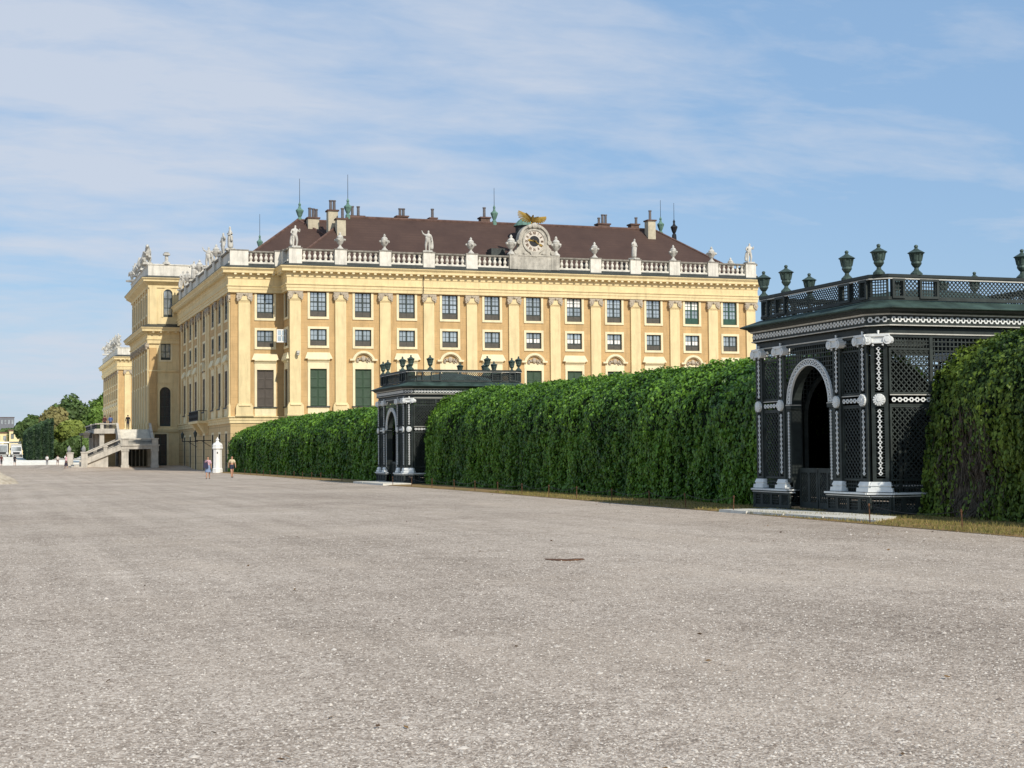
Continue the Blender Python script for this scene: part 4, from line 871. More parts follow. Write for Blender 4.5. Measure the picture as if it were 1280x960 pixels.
def pav_pilaster(root, x, rz, org, w=.36):
    Rm = Matrix.Rotation(rz,3,'Z'); loc = Vector((*org,0))+Rm @ Vector((x,-.02,0))
    def shaft():
        m = MB(); m.box(-w/2,-w/2+.085,-.06,.02,ZB+.2,ZT); m.box(w/2-.085,w/2,-.06,.02,ZB+.2,ZT); m.box(-w/2+.085,w/2-.085,-.058,.018,ZB+.2,ZB+.36); m.box(-w/2+.085,w/2-.085,-.058,.018,2.70,3.06); m.box(-w/2+.085,w/2-.085,-.058,.018,ZT-.06,ZT)
        z = ZB+.42
        while z < ZT-.08:
            if not 2.66 < z < 3.1: m.box(-w/2+.085,w/2-.085,-.035,.0,z-.012,z+.012)
            z += .066
        return m.mesh('pilaster', M_lat)
    p = put('pilaster', get(('pp',w), shaft), root, loc, rz)
    put('base', get(('pb',w), lambda: pbase(w).mesh('base', M_white)), p, (0,0,ZB+.03)); put('capital', get(('pc',w), lambda: ionic(w+.04).mesh('capital', M_white)), p, (0,0,ZT-.01))
    put('rosette', get('pr', lambda: rosette().mesh('rosette', M_white)), p, (0,-.04,2.88))
    put('chain_ornament', get('pch', lambda: chain_v(1.0,2.66,13).mesh('chain_ornament', M_white)), p, (0,-.058,0)); put('chain_ornament', get('pch2', lambda: chain_v(3.1,4.2,9).mesh('chain_ornament', M_white)), p, (0,-.058,0))
PW = HALF-CH   # half length of a flat face
def pav_face(root, rz, gate):
    Rm = Matrix.Rotation(rz,3,'Z'); org = Rm @ Vector((0,-HALF,0)); o2 = (org.x, org.y)
    def pp(name, key, f, m, stuff=False):
        o = put(name, get(('pf',key), lambda: f().mesh(name, m)), root, org, rz)
        if stuff: o['kind'] = 'stuff'
        return o
    for x in ((-PW+.2,-1.46,1.46,PW-.2) if gate else ()): pav_pilaster(root, x, rz, o2)
    AR = 1.0 if gate else 1.5; AZ = 2.9 if gate else 2.6
    for s_ in (-1,1):
        a, b = sorted((s_*1.64, s_*(PW-.38))) if gate else sorted((s_*1.72, s_*(PW+.02)))
        pp('panel_frame', ('fr',s_,gate), lambda: frame(frame(MB(),a,b,ZB+.3,2.74,.05),a,b,3.02,4.16,.05).box(a,b,-.03,.03,2.745,2.775).box(a,b,-.03,.03,2.985,3.015).box(a,b,-.02,.03,ZB+.01,ZB+.03), M_lat)
        pp('lattice_panel', ('l1',s_,gate), lambda: lattice(a+.05,b-.05,ZB+.35,2.69,.105,.026,True), M_lat, True)
        pp('lattice_panel', ('l2',s_,gate), lambda: lattice(a+.05,b-.05,3.07,4.11,.105,.026,True), M_lat, True)
        pp('lattice_panel', ('l3',s_,gate), lambda: lattice(a+.02,b-.02,4.17,4.42,.09,.025,False).merge(lattice(a,b,ZB+.04,ZB+.3,.08,.022,False)), M_lat, True)
        pp('belt_chain', ('bc',s_,gate), lambda: chain_h(a+.02,b-.02,.155,2.88,.11,-.05,-.03), M_white)
        pp('belt_line', ('bl',s_,gate), lambda: MB().box(a,b,-.045,-.03,2.99,3.012), M_offw)
    pp('lattice_panel', ('sp',gate), lambda: lattice(-1.27,1.27,2.9,4.44,.115,.03,False,hole=(0,2.9,AR+.17)) if gate else lattice(-1.72,1.72,2.6,4.44,.115,.03,False,hole=(0,2.6,AR+.1)), M_lat, True)
    if not gate:
        pp('arch_frame', ('af',gate), lambda: MB().ring((0,2.6),AR,AR+.12,0,math.pi,-.06,.06,28).box(-AR-.12,-AR,-.06,.06,.06,2.6).box(AR,AR+.12,-.06,.06,.06,2.6).box(-1.77,-1.68,-.045,.045,.06,4.44).box(1.68,1.77,-.045,.045,.06,4.44), M_lat)
    if gate:
        pp('arch_trim', ('ar',gate), lambda: (MB().ring((0,2.9),AR+.155,AR+.18,0,math.pi,-.07,0,28).ring((0,2.9),AR,AR+.03,0,math.pi,-.07,0,28)), M_white)
        def archchain():
            m = MB(); n = 26 
            for i in range(n):
                t = math.pi*(i+.5)/n; c = Vector((0,0,2.9)); d = Vector((math.cos(t),0,math.sin(t))); tn = Vector((-math.sin(t),0,math.cos(t))); q = c+d*(AR+.088); L = math.pi*(AR+.09)/n*.52
                for e0, e1 in ((tn*L,d*.05),(d*.05,-tn*L),(-tn*L,-d*.05),(-d*.05,tn*L)): m.bar(q+e0+Vector((0,-.05,0)), q+e1+Vector((0,-.05,0)), .022, .02)
            return m
        pp('arch_chain', ('ac',gate), archchain, M_white)
        pp('arch_frame', ('af',gate), lambda: MB().ring((0,2.9),AR+.03,AR+.145,0,math.pi,-.045,.02,28).box(-1.28,-AR,-.04,.02,ZB+.2,2.75).box(AR,1.28,-.04,.02,ZB+.2,2.75).box(-AR-.2,-AR+.05,-.07,.25,2.76,2.86).box(AR-.05,AR+.2,-.07,.25,2.76,2.86), M_lat)
        pp('impost_line', ('im',gate), lambda: MB().box(-AR-.22,-AR+.05,-.08,.25,2.862,2.885).box(AR-.05,AR+.22,-.08,.25,2.862,2.885), M_offw)
        pp('arch_reveal', ('rv',gate), lambda: MB().ring((0,2.9),AR-.01,AR+.02,0,math.pi,.02,.28,20).box(-AR-.04,-AR,.02,.28,ZB,2.76).box(AR,AR+.04,.02,.28,ZB,2.76), M_latd)
        for s_ in (-1,1):
            pp('jamb_chain', ('jc',gate,s_), lambda: MB().merge(chain_v(ZB+.3,2.7,22,.075), Matrix.Translation((s_*(AR+.1),-.042,0))), M_white)
    # plinth
    for s_ in (-1,1):
        a, b = sorted((s_*(AR-.02), s_*(PW+.12)))
        def pl():
            m = MB(); segs = [a, a+(b-a)*.24, a+(b-a)*.5, a+(b-a)*.76, b]
            for i in range(4): frame(m, segs[i]+.001*i, segs[i+1], .1, .50, .06, -.14, -.08)
            m.box(a,b,-.16,.0,.06,.10)
            return m
        pp('plinth_frame', ('pl',gate,s_), pl, M_lat)
        def plg():
            m = MB(); segs = [a, a+(b-a)*.24, a+(b-a)*.5, a+(b-a)*.76, b]
            for i in range(4): m.merge(lattice(segs[i]+.06,segs[i+1]-.06,.16,.44,.07,.022,i % 2 == 1,y=-.11))
            return m
        pp('plinth_lattice', ('pg',gate,s_), plg, M_lat, True)
        pp('plinth_cap', ('pw',gate,s_), lambda: MB().box(a,b,-.22,.05,.548,.592).box(a,b,-.165,.05,.495,.518), M_white)
        pp('plinth_moulding', ('pm',gate,s_), lambda: MB().box(a,b,-.19,.05,.52,.555), M_latd)
    if gate:
        for s_ in (-1,1):
            def leaf():
                m = MB(); m.box(.02,.09,.18,.23,.1,1.17); m.box(.90,.97,.18,.23,.1,1.17); m.box(.09,.90,.18,.23,.1,.26); m.box(.09,.90,.18,.23,1.05,1.17); m.box(.43,.53,.182,.228,.26,1.05); return m
            g = put('gate_leaf', get(('gl',s_), lambda: MB().merge(leaf(), Matrix.Diagonal((s_,1,1,1))).mesh('gate_leaf', M_lat)), root, org, rz)
            o = put('gate_lattice', get(('gg',s_), lambda: MB().merge(lattice(.09,.43,.26,1.05,.075,.024,True,y=.205).merge(lattice(.53,.90,.26,1.05,.075,.024,True,y=.205)), Matrix.Diagonal((s_,1,1,1))).mesh('gate_lattice', M_lat)), g); o['kind'] = 'stuff'
def octagon(h, c): 
    a = h-c; return [(-a,-h),(a,-h),(h,-a),(h,a),(a,h),(-a,h),(-h,a),(-h,-a)]
def pavilion(loc, rz, label):
    root = tag(empty('lattice_pavilion', loc, rz), label, 'pavilion', 'lattice pavilions along the hedge walk')
    for i in range(4): pav_face(root, i*R(90), i % 2 == 0)
    for i in range(4):
        rzc = R(45)+i*R(90); Rm = Matrix.Rotation(rzc,3,'Z'); d = (HALF-CH/2)*math.sqrt(2); v = Rm @ Vector((0,-d,0)); pav_pilaster(root, 0, rzc, (v.x,v.y), .40)
        o = put('plinth_frame', get('cpl', lambda: frame(MB().box(-.34,.34,-.16,.0,.06,.10),-.34,.34,.1,.5,.06,-.14,-.08).mesh('plinth_frame', M_lat)), root, v, rzc)
        o = put('plinth_lattice', get('cplg', lambda: lattice(-.28,.28,.16,.44,.08,.022,False,y=-.11).mesh('plinth_lattice', M_lat)), root, v, rzc); o['kind'] = 'stuff'
        put('plinth_cap', get('cpw', lambda: MB().box(-.36,.36,-.222,.05,.546,.594).box(-.34,.34,-.167,.05,.493,.520).mesh('plinth_cap', M_white)), root, v, rzc)
    def swept(name, prof, m, h=HALF, c=CH, key=None):
        path = octagon(h, c)[::1]
        return put(name, get(('sw',name), lambda: MB().sweep(prof, path, True).mesh(name, m)), root)
    swept('architrave', [(0,4.42),(.03,4.42),(.03,4.50),(.02,4.53),(.02,4.66),(.08,4.68),(0,4.7)], M_latd)
    swept('architrave_line', [(.03,4.49),(.06,4.49),(.06,4.52),(.03,4.52)], M_offw)
    swept('frieze', [(.02,4.69),(.10,4.70),(.12,4.74),(.12,5.0),(.05,5.0)], M_lat)
    swept('frieze_line', [(.1,4.70),(.16,4.70),(.16,4.725),(.12,4.73)], M_offw)
    swept('cornice_line', [(.1,4.965),(.18,4.965),(.19,5.0),(.1,5.0)], M_offw)
    swept('cornice', [(.0,5.0),(.22,5.0),(.26,5.05),(.34,5.09),(.34,5.12),(.0,5.12)], M_latd)
    o = swept('eaves_sheet', [(.0,5.11),(.44,5.10),(.46,5.115),(.46,5.135),(-.12,5.34),(-.3,5.36)], M_pcop)
    for i in range(4):
        r_ = i*R(90); put('frieze_chain', get('frc', lambda: chain_h(-PW-.02,PW+.02,.165,4.855,.135,-.142,-.12).mesh('frieze_chain', M_white)), root, Matrix.Rotation(r_,3,'Z') @ Vector((0,-HALF,0)), r_)
        rc = r_+R(45); put('frieze_chain', get('frc2', lambda: chain_h(-CH*.7-.03,CH*.7+.03,.16,4.855,.135,-.142,-.12).mesh('frieze_chain', M_white)), root, Matrix.Rotation(rc,3,'Z') @ Vector((0,-(HALF-CH/2)*math.sqrt(2),0)), rc)
    # low copper roof
    put('roof', get('prf', lambda: MB().lathe([(3.0,5.33),(2.7,5.45),(2.0,5.72),(1.0,5.90),(.1,5.97)],8,cap=False).mesh('roof', M_pcop)), root, (0,0,0), R(22.5))
    # balustrade
    H2 = 3.12; P2 = octagon(H2,.3)
    swept2 = lambda name, prof, m: put(name, get(('sw2',name), lambda: MB().sweep(prof, P2, True).mesh(name, m)), root)
    swept2('balustrade_rail', [(-.06,5.90),(.07,5.90),(.09,5.93),(.09,6.0),(-.08,6.0),(-.06,5.90)], M_latd)
    swept2('balustrade_line', [(.06,5.87),(.085,5.875),(.085,5.902),(.06,5.902)], M_offw)
    swept2('balustrade_base', [(-.05,5.36),(.05,5.36),(.05,5.44),(-.05,5.44),(-.05,5.36)], M_lat)
    for i in range(4):
        r_ = i*R(90); og = Matrix.Rotation(r_,3,'Z') @ Vector((0,-H2,0)); st_ = [-2.72,-2.5,-1.85,-1.45,0.0,1.45,1.85,2.5,2.72]
        for x in (-2.7,-2.42,-1.9,-1.45,1.45,1.9,2.42,2.7): put('balustrade_post', get('bpo', lambda: MB().box(-.03,.03,-.05,.05,5.44,5.89).mesh('balustrade_post', M_lat)), root, og+Matrix.Rotation(r_,3,'Z') @ Vector((x,0,0)), r_)
        for x0, x1 in ((-1.95,-1.40),(1.40,1.95),(-2.74,-2.38),(2.38,2.74)):
            w_ = (x1-x0)/2; put('balustrade_pier', get(('bpi',round(w_,2)), lambda: frame(MB(),-w_,w_,5.40,5.89,.06,-.09,-.052).mesh('balustrade_pier', M_lat)), root, og+Matrix.Rotation(r_,3,'Z') @ Vector(((x0+x1)/2,0,0)), r_)
        def bl():
            m = MB()
            for x0,x1,dg in ((-2.67,-2.45,0),(-2.39,-1.93,1),(-1.87,-1.48,0),(-1.42,1.42,1),(1.48,1.87,0),(1.93,2.39,1),(2.45,2.67,0)): m.merge(lattice(x0,x1,5.44,5.88,.08,.026,bool(dg)))
            return m.mesh('balustrade_lattice', M_lat)
        o = put('balustrade_lattice', get('bla', bl), root, og, r_); o['kind'] = 'stuff'
        rc = r_+R(45); oc = Matrix.Rotation(rc,3,'Z') @ Vector((0,-(H2-.15)*math.sqrt(2),0))
        o = put('balustrade_lattice', get('blc', lambda: lattice(-.17,.17,5.44,5.88,.075,.026,False).merge(frame(MB(),-.22,.22,5.40,5.90,.05)).mesh('balustrade_lattice', M_lat)), root, oc, rc); o['kind'] = 'stuff'
    # floor
    put('floor', get('pfl', lambda: MB().box(-3.1,3.1,-3.1,3.1,.02,.06).mesh('floor', mat('pavilion_floor', lin((120,112,98)), .9))), root)
    return root
PC1 = Vector((20.64+HALF, 35.82, 0)); PC2 = PC1+Vector((0,44.5,0))
pav = pavilion(PC1, -R(90), 'large dark green lattice pavilion with white ornaments at right')
pav2 = copy_tree(pav); pav2.location = PC2; pav2['label'] = 'smaller looking farther lattice pavilion between the two hedge stretches'
URN = MB().lathe([(.17,0),(.17,.06),(.13,.10),(.07,.16),(.06,.22),(.10,.26),(.15,.34),(.14,.40),(.15,.44),(.17,.58),(.22,.64),(.25,.655),(.20,.69),(.08,.76),(.04,.80),(.06,.84),(.05,.88),(.01,.90)],12)
for i in range(8):
    a = i*math.pi/4; URN.bar((.145*math.cos(a),.145*math.sin(a),.42),(.185*math.cos(a),.185*math.sin(a),.62),.05,.03,(math.cos(a),math.sin(a),0))
URN = URN.mesh('copper_urn', M_urn)
uin = 1.66; spots = []
for nm, (sx, sy) in (('gate side',(-1,0)),('camera side',(0,-1)),('rear side',(1,0)),('far side',(0,1))):
    pass
UR = [(-2.88,2.88,'at the far left corner'),(-2.98,1.45,'on the gate side near far corner'),(-2.98,-1.6,'on the gate side near front corner'),(-2.88,-2.88,'at the front corner'),(-1.9,-2.98,'on the front rail right of the front corner'),(1.15,-2.98,'on the front rail right of its middle'),(2.88,-2.88,'at the front right corner'),(2.98,-1.5,'on the right rail near the front'),(2.98,1.5,'on the right rail near the back'),(2.88,2.88,'at the back right corner'),(1.5,2.98,'on the back rail right half'),(-1.4,2.98,'on the back rail left half')]
for pc, nm in ((PC1,'near pavilion'),(PC2,'far pavilion')):
    for x, y, lb in UR:
        o = put('copper_urn', URN, None, (pc.x+x*1.035,pc.y+y*1.035,5.99), random.random()); o.scale = (.88,.88,.86); tag(o, 'dark lidded urn '+lb+', '+nm, 'urn', 'lidded urns on the pavilion balustrades')
def slab(label, ys, x0, x1, h, cut):
    root = tag(empty('stone_step', ((x0+x1)/2, (ys[0]+ys[-1])/2, 0)), label, 'step'); off = -Vector(root.location)
    for i in range(len(ys)-1):
        a, b = ys[i]+.012, ys[i+1]-.012; c = cut if i == 0 else 0; hh = h+random.uniform(-.006,.006); ap = x0+random.uniform(-.03,.03)
        MB().add([(ap,a,0),(x1,a+c,0),(x1,b,0),(ap,b,0),(ap+.015,a+.015,hh),(x1,a+c,hh),(x1,b-.01,hh),(ap+.015,b-.015,hh)],[(4,5,6,7),(0,1,5,4),(1,2,6,5),(2,3,7,6),(3,0,4,7)]).build('stone', M_slab, root, off)
slab('pale stone slab before the gate of the near pavilion', [29.8,32.1,34.0,35.9,37.5], 18.75, 20.3, .075, 1.5)
slab('pale stone slab before the gate of the far pavilion', [75.8,78.2,80.4,82.6], 19.0, 20.5, .10, 0)

# ------------------------------------------------------------------ hedges
def vnoise(a, b, seed, octs=((.25,.45),(.7,.5),(1.7,.4),(3.9,.28))):
    r = np.random.default_rng(seed); s = 0
    for f, w in octs:
        for k in range(4):
            th = r.random()*6.28; s = s+w*np.sin(6.28*f*(a*math.cos(th)+b*math.sin(th))+r.random()*6.28)/2.0
    return s
def hedge(name, y0, y1, xl, top, xc, xr, dens, leaf, label, seed, m=M_leaf, amp=.12, dry=None):
    root = tag(empty(name, ((xl(y0)+xr)/2, (y0+y1)/2, 0)), label, 'hedge', 'creeper-clad hedge walk'); off = np.array(root.location)
    def surf(y, t):
        """t: 0 foot of left wall .. 1 foot of right wall"""
        L = np.interp(t, [0,.28,.5,.72,1], [0,1,2,3,4]); xl_, tp = xl(y), top(y); zs = tp*.52
        x = np.zeros_like(t); z = np.zeros_like(t)
        a = L <= 1; x[a] = xl_[a]+.10*(L[a]); z[a] = (zs*L)[a]
        a = (L > 1) & (L <= 3); ph = (L[a]-1)/2*math.pi; xa = xl_[a]+.10; cxx = (xa+xr)/2; x[a] = cxx-(xr-xa)/2*np.cos(ph); z[a] = zs[a]+(tp-zs)[a]*np.abs(np.sin(ph))**.85
        a = L > 3; x[a] = xr; z[a] = zs[a]*(4-L[a])
        return x, z
    def full(y, t, lift=0.0):
        x, z = surf(y, t); e = .004; x2, z2 = surf(y, np.clip(t+e,0,1)); x1, z1 = surf(y, np.clip(t-e,0,1))
        tx, tz = x2-x1, z2-z1; l = np.hypot(tx,tz)+1e-9; nx, nz = -tz/l, tx/l
        sgn = np.where(t < .5, 1, 1)
        d = amp*vnoise(y*.8, z*.45+x*.3, seed)+.07*vnoise(y*2.0, z*.5, seed+1)+lift
        return np.stack([x+nx*d, y, np.maximum(z+nz*d, .02)], -1), np.stack([nx, 0*nx, nz], -1), d-lift
    ny, nt = max(8, int((y1-y0)/.35)), 46
    Y, T = np.meshgrid(np.linspace(y0,y1,ny), np.linspace(0,1,nt), indexing='ij'); P, _, _ = full(Y.ravel(), T.ravel(), -.10)
    idx = np.arange(ny*nt).reshape(ny,nt); F = np.stack([idx[:-1,:-1],idx[1:,:-1],idx[1:,1:],idx[:-1,1:]],-1).reshape(-1,4)
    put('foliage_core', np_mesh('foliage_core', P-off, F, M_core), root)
    peri = 9.5; n = int((y1-y0)*peri*.74*dens)
    y = y0+(y1-y0)*np.sort(RNG.random(n)); t = RNG.random(n)*.74
    lift = -.06+.17*RNG.random(n)**1.5
    P, Nn, d = full(y, t, 0); P = P+Nn*lift[:,None]
    if dry is not None:
        dm = dry(P); keep = RNG.random(n) > dm; P, Nn, d, lift, y, t = P[keep], Nn[keep], d[keep], lift[keep], y[keep], t[keep]; n = len(y)
    rd = RNG.normal(size=(n,3)); nr = Nn*.9+rd*.42; nr /= np.linalg.norm(nr,axis=1)[:,None]
    down = np.array([0,0,-1.0])[None]+Nn*.35+RNG.normal(size=(n,3))*.45; ax = down-nr*np.sum(down*nr,1)[:,None]; ax /= np.linalg.norm(ax,axis=1)[:,None]+1e-9
    sd = np.cross(ax, nr); s = leaf*(.65+.7*RNG.random(n))[:,None]
    v = np.stack([P-ax*s*.45, P+sd*s*.36-ax*s*.05+nr*s*.06, P+ax*s*.62-nr*s*.05, P-sd*s*.36-ax*s*.05+nr*s*.06], 1)
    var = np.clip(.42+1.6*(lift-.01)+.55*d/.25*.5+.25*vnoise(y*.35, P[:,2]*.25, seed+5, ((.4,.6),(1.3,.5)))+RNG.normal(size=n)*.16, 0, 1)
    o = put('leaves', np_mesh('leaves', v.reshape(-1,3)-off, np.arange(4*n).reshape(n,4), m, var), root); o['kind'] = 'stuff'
    return root, off, full
cst = lambda v: (lambda y: v+0*np.asarray(y, float))
ramp_f = lambda ys, vs: (lambda y: np.interp(np.asarray(y, float), ys, vs))
hedge('creeper_hedge', PC1.y+HALF-.1, PC2.y-HALF+.1, ramp_f([38,44,70,78],[21.15,21.3,21.4,21.55]), ramp_f([38,60,78],[4.42,4.60,4.78]), 23.9, 26.9, 580, .12, 'long dense green creeper hedge between the two pavilions', 11)
hedge('creeper_hedge', PC2.y+HALF-.1, 140.6, ramp_f([83,90,130,141],[21.35,21.3,21.15,20.75]), ramp_f([83,100,125,141],[4.40,4.50,4.48,4.12]), 23.9, 26.9, 240, .185, 'green creeper hedge running from far pavilion to the palace corner', 12)
def dryf(P):
    a = np.exp(-((P[:,1]-30.2)/1.1)**4)*np.exp(-((P[:,2]-1.1)/1.25)**4)*(P[:,0] < 22.5)*(.75+.45*np.sin(P[:,1]*7+P[:,2]*2)); return np.clip(1.15*a, 0, .97)
nh, noff, nfull = hedge('creeper_hedge', 17.0, PC1.y-HALF+.05, ramp_f([17,26,29,31,32.6],[21.0,21.1,21.3,21.65,21.85]), ramp_f([17,28,32.6],[4.5,4.5,4.42]), 23.9, 26.9, 800, .105, 'creeper hedge with dry patch at right edge beside the near pavilion', 13, M_leafw, .13, dryf)
mb = MB()
for i in range(520):
    y = 30.2+random.gauss(0,.6); t0 = random.uniform(0.0,.08); t1 = t0+random.uniform(.08,.24)
    if y > 32.4: continue
    prev = None; yy_ = y
    for k in range(6):
        P, Nn, _ = nfull(np.array([yy_]), np.array([t0+(t1-t0)*k/5]), random.uniform(-.06,.08)); q = Vector(P[0])-Vector(noff); yy_ += random.gauss(0,.06)
        if prev: mb.cyl(prev, q, .010+.006*random.random(), .008, 4)
        prev = q
o = mb.build('dry_vine', M_vine, nh); o['kind'] = 'stuff'; o['label'] = 'brown leafless vine stems in the dry patch'
# verge posts with sagging wire
PY_ = [26.2,29.8,36.9,40.0,42.7,45.8,49.2,52.2,55.4,58.6,61.8,65.0,68.4,71.8,75.2,86.9,89.8,92.9,95.7,98.7,101.7,104.7,108,111,113.8,116.8,119.8,122.7]
POST = MB().lathe([(.016,0),(.016,.36),(.028,.37),(.028,.40),(.012,.43)],6).mesh('fence_post', M_rust)
ex_ = lambda y: float(np.interp(y, [p[1] for p in edge], [p[0] for p in edge]))+.12
for i, y in enumerate(PY_):
    o = put('fence_post', POST, None, (ex_(y),y,.03)); o.rotation_euler = (random.gauss(0,.03),random.gauss(0,.03),0)
    tag(o, ORD[i]+' low rusty post from the right along the grass verge', 'post', 'rusty posts along the verge')
for i in range(len(PY_)-1):
    if PY_[i+1]-PY_[i] > 6: continue
    a, b = Vector((ex_(PY_[i]),PY_[i],.42)), Vector((ex_(PY_[i+1]),PY_[i+1],.42)); mb = MB(); pr = a
    for k in range(1,9):
        t = k/8; q = a.lerp(b,t)-Vector((0,0,.5*t*(1-t))); mb.cyl(pr,q,.007,.007,4); pr = q
    o = mb.build('fence_wire', M_iron); tag(o, 'thin sagging wire in the '+ORD[i]+' gap of low posts from the right', 'wire', 'wires between the verge posts')

# ------------------------------------------------------------------ background
def tree(x, y, z, top, rx, rz_, label, cols, lobes=9, n=7000, leaf=.55, seed=1, name='broadleaf_tree'):
    r = np.random.default_rng(seed); root = tag(empty(name, (x,y,z)), label, 'tree', 'trees beyond the palace'); h = top-z
    mb = MB(); mb.cyl((0,0,-.3),(0,0,h*.45),h*.03,h*.02,8)
    for k in range(6):
        a = k*1.05+r.random(); mb.cyl((0,0,h*(.25+.05*k)),(math.cos(a)*rx*.6,math.sin(a)*rx*.6,h*(.45+.07*k)),h*.012,h*.005,5)
    mb.build('trunk', M_trunk, root)
    m = mat('foliage_'+str(cols), lin(cols[0]), .6, .2, .25, attr='var', col2=lin(cols[1]), transl=.2)
    C = []; zc = h-rz_
    for k in range(lobes):
        d = r.normal(size=3); d /= np.linalg.norm(d); d[2] = abs(d[2])*.9-.25; C.append((d*np.array([rx*.62,rx*.62,rz_*.62])+np.array([0,0,zc]), .32+.2*r.random()))
    C.append((np.array([0,0,zc]), .66))
    cen = np.array([c for c,_ in C]); rad = np.array([q for _,q in C]); w = rad**2/np.sum(rad**2); k = r.choice(len(C), n, p=w)
    d = r.normal(size=(n,3)); d /= np.linalg.norm(d,axis=1)[:,None]; rr = rad[k]*(.72+.34*r.random(n)); P = cen[k]+d*rr[:,None]*np.array([rx,rx,rz_])
    P[:,2] = np.maximum(P[:,2], h*.06); nr = d+r.normal(size=(n,3))*.5; nr /= np.linalg.norm(nr,axis=1)[:,None]
    ax = np.cross(nr, r.normal(size=(n,3))); ax /= np.linalg.norm(ax,axis=1)[:,None]; sd = np.cross(ax,nr); s = leaf*(.6+.8*r.random(n))[:,None]
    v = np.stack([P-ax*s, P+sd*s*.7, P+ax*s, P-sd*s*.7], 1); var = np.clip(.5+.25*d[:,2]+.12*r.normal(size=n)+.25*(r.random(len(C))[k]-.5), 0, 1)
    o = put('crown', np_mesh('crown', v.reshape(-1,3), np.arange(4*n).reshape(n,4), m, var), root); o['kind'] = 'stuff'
DK, MD, OL, BR, YG = ((100,122,64),(44,62,34)), ((118,142,70),(54,76,36)), ((160,160,88),(84,92,48)), ((152,142,88),(86,84,48)), ((150,160,74),(80,96,42))
tree(9.7,400,1.2,12.3,3.6,4.2,'small dark round tree at the left end of the wood',DK,seed=2,n=5000)
tree(20.0,410,1.2,18.6,7.4,9.6,'large dark domed tree at the centre of the wood',DK,12,12000,seed=3)
tree(15.5,385,1.0,14.2,4.6,6.0,'brownish olive tree before the large dark tree',BR,9,7000,seed=4)
tree(18.2,362,.8,10.6,4.2,4.6,'yellow green tree in front of the wood',YG,10,8000,seed=5)
tree(27.0,405,1.2,18.4,6.2,9.2,'mid green tree right of the large dark tree',MD,10,9000,seed=6)
tree(26.4,370,.8,17.8,4.6,8.8,'bright green tree next to the far west wing',((118,146,62),(48,76,30)),10,9000,seed=7)
tree(12.0,420,1.4,10.0,4.5,4.5,'olive bush behind the clipped hedge wall',OL,8,5000,seed=8)
tree(17.6,348,.6,6.4,3.4,3.2,'dark shrub at the foot of the yellow green tree',DK,8,6000,seed=9,leaf=.4)
tree(13.6,352,.7,5.6,2.2,2.8,'small dark shrub right of the clipped hedge wall',DK,8,4000,seed=10,leaf=.4)
tree(21.5,345,.5,6.0,2.8,3.0,'green shrub left of the stair awning',MD,8,5000,seed=12,leaf=.4)
# tall clipped hedge wall
def clipped():
    root = tag(empty('clipped_hedge', (10.5,355,.8)), 'tall dark clipped hedge wall left of the wood', 'hedge'); n = 26000; r = np.random.default_rng(5)
    hx = 2.6; P = np.stack([r.random(n)*2*hx-hx, r.random(n)*36-12, r.random(n)*8.2], 1); side = r.random(n)
    P[side < .6, 1] = -12+.6*r.random((side < .6).sum())+.5*np.sin(P[side < .6,0]*4); P[(side >= .6)&(side < .85), 0] = -hx+.3*r.random(((side >= .6)&(side < .85)).sum()); P[side >= .85, 2] = 7.6+.6*r.random((side >= .85).sum())
    top = 6.0+1.0*(P[:,0]+hx)/2+.5*np.sin(P[:,0]*5); P[:,2] = P[:,2]/8.2*top
    nr = np.array([-.2,-.8,.4])+r.normal(size=(n,3))*.5; nr /= np.linalg.norm(nr,axis=1)[:,None]; ax = np.cross(nr, r.normal(size=(n,3))); ax /= np.linalg.norm(ax,axis=1)[:,None]; sd = np.cross(ax,nr); s = .3*(.6+.8*r.random(n))[:,None]
    v = np.stack([P-ax*s,P+sd*s*.7,P+ax*s,P-sd*s*.7],1)
    m = mat('clipped_yew', lin((62,86,50)), .6, .2, .3, attr='var', col2=lin((24,42,26)))
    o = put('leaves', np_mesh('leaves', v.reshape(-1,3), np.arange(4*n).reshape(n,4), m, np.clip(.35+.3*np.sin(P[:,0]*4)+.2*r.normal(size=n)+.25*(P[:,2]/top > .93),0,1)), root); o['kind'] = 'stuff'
    mb = MB(); mb.ext([(-2.4,0),(2.4,0),(2.4,7.6),(-2.4,5.8)], -11.6, 24); mb.build('foliage_core', M_core, root)
clipped()
# far houses
def house(x0, x1, y, z0, z1, m, label, rows, cols, d=12):
    root = tag(empty('far_house', ((x0+x1)/2,y,z0)), label, 'building'); w = (x1-x0)/2
    hs = []; 
    for r_ in range(rows):
        for c in range(cols): u = -w+2*w*(c+.5)/cols; z = (z1-z0)*(r_+.35)/rows; hs.append((u-.5*2*w/cols*.5,u+.5*2*w/cols*.5,z,z+(z1-z0)/rows*.42))
    wall_mesh(-w,w,0,z1-z0,hs).build('wall', m, root); MB().box(-w+.0,w,.31,d,0,z1-z0-.01).build('wall', m, root); MB().box(-w-.3,w+.3,-.3,d,z1-z0,z1-z0+.35).build('roof', M_ridge, root)
    for a, b, c, e in hs: MB().add([(a,.25,c),(b,.25,c),(b,.25,e),(a,.25,e)],[(0,1,2,3)]).build('window', M_glass, root)
    return root
M_hy = mat('yellow_house_plaster', lin((220,202,156)), .9, .05, .3)
M_hg = mat('grey_block_concrete', lin((118,120,124)), .9, .08, .1)
house(5.6,10.6,455,1.5,8.6,M_hy,'small pale yellow house beside the clipped hedge wall',2,3)
house(-6,5.2,460,1.5,8.0,M_hy,'long yellow house at the far left edge with two window rows',2,7)
house(3.5,19.0,1250,0,31,M_hg,'grey concrete block far behind the yellow houses',4,6,20)
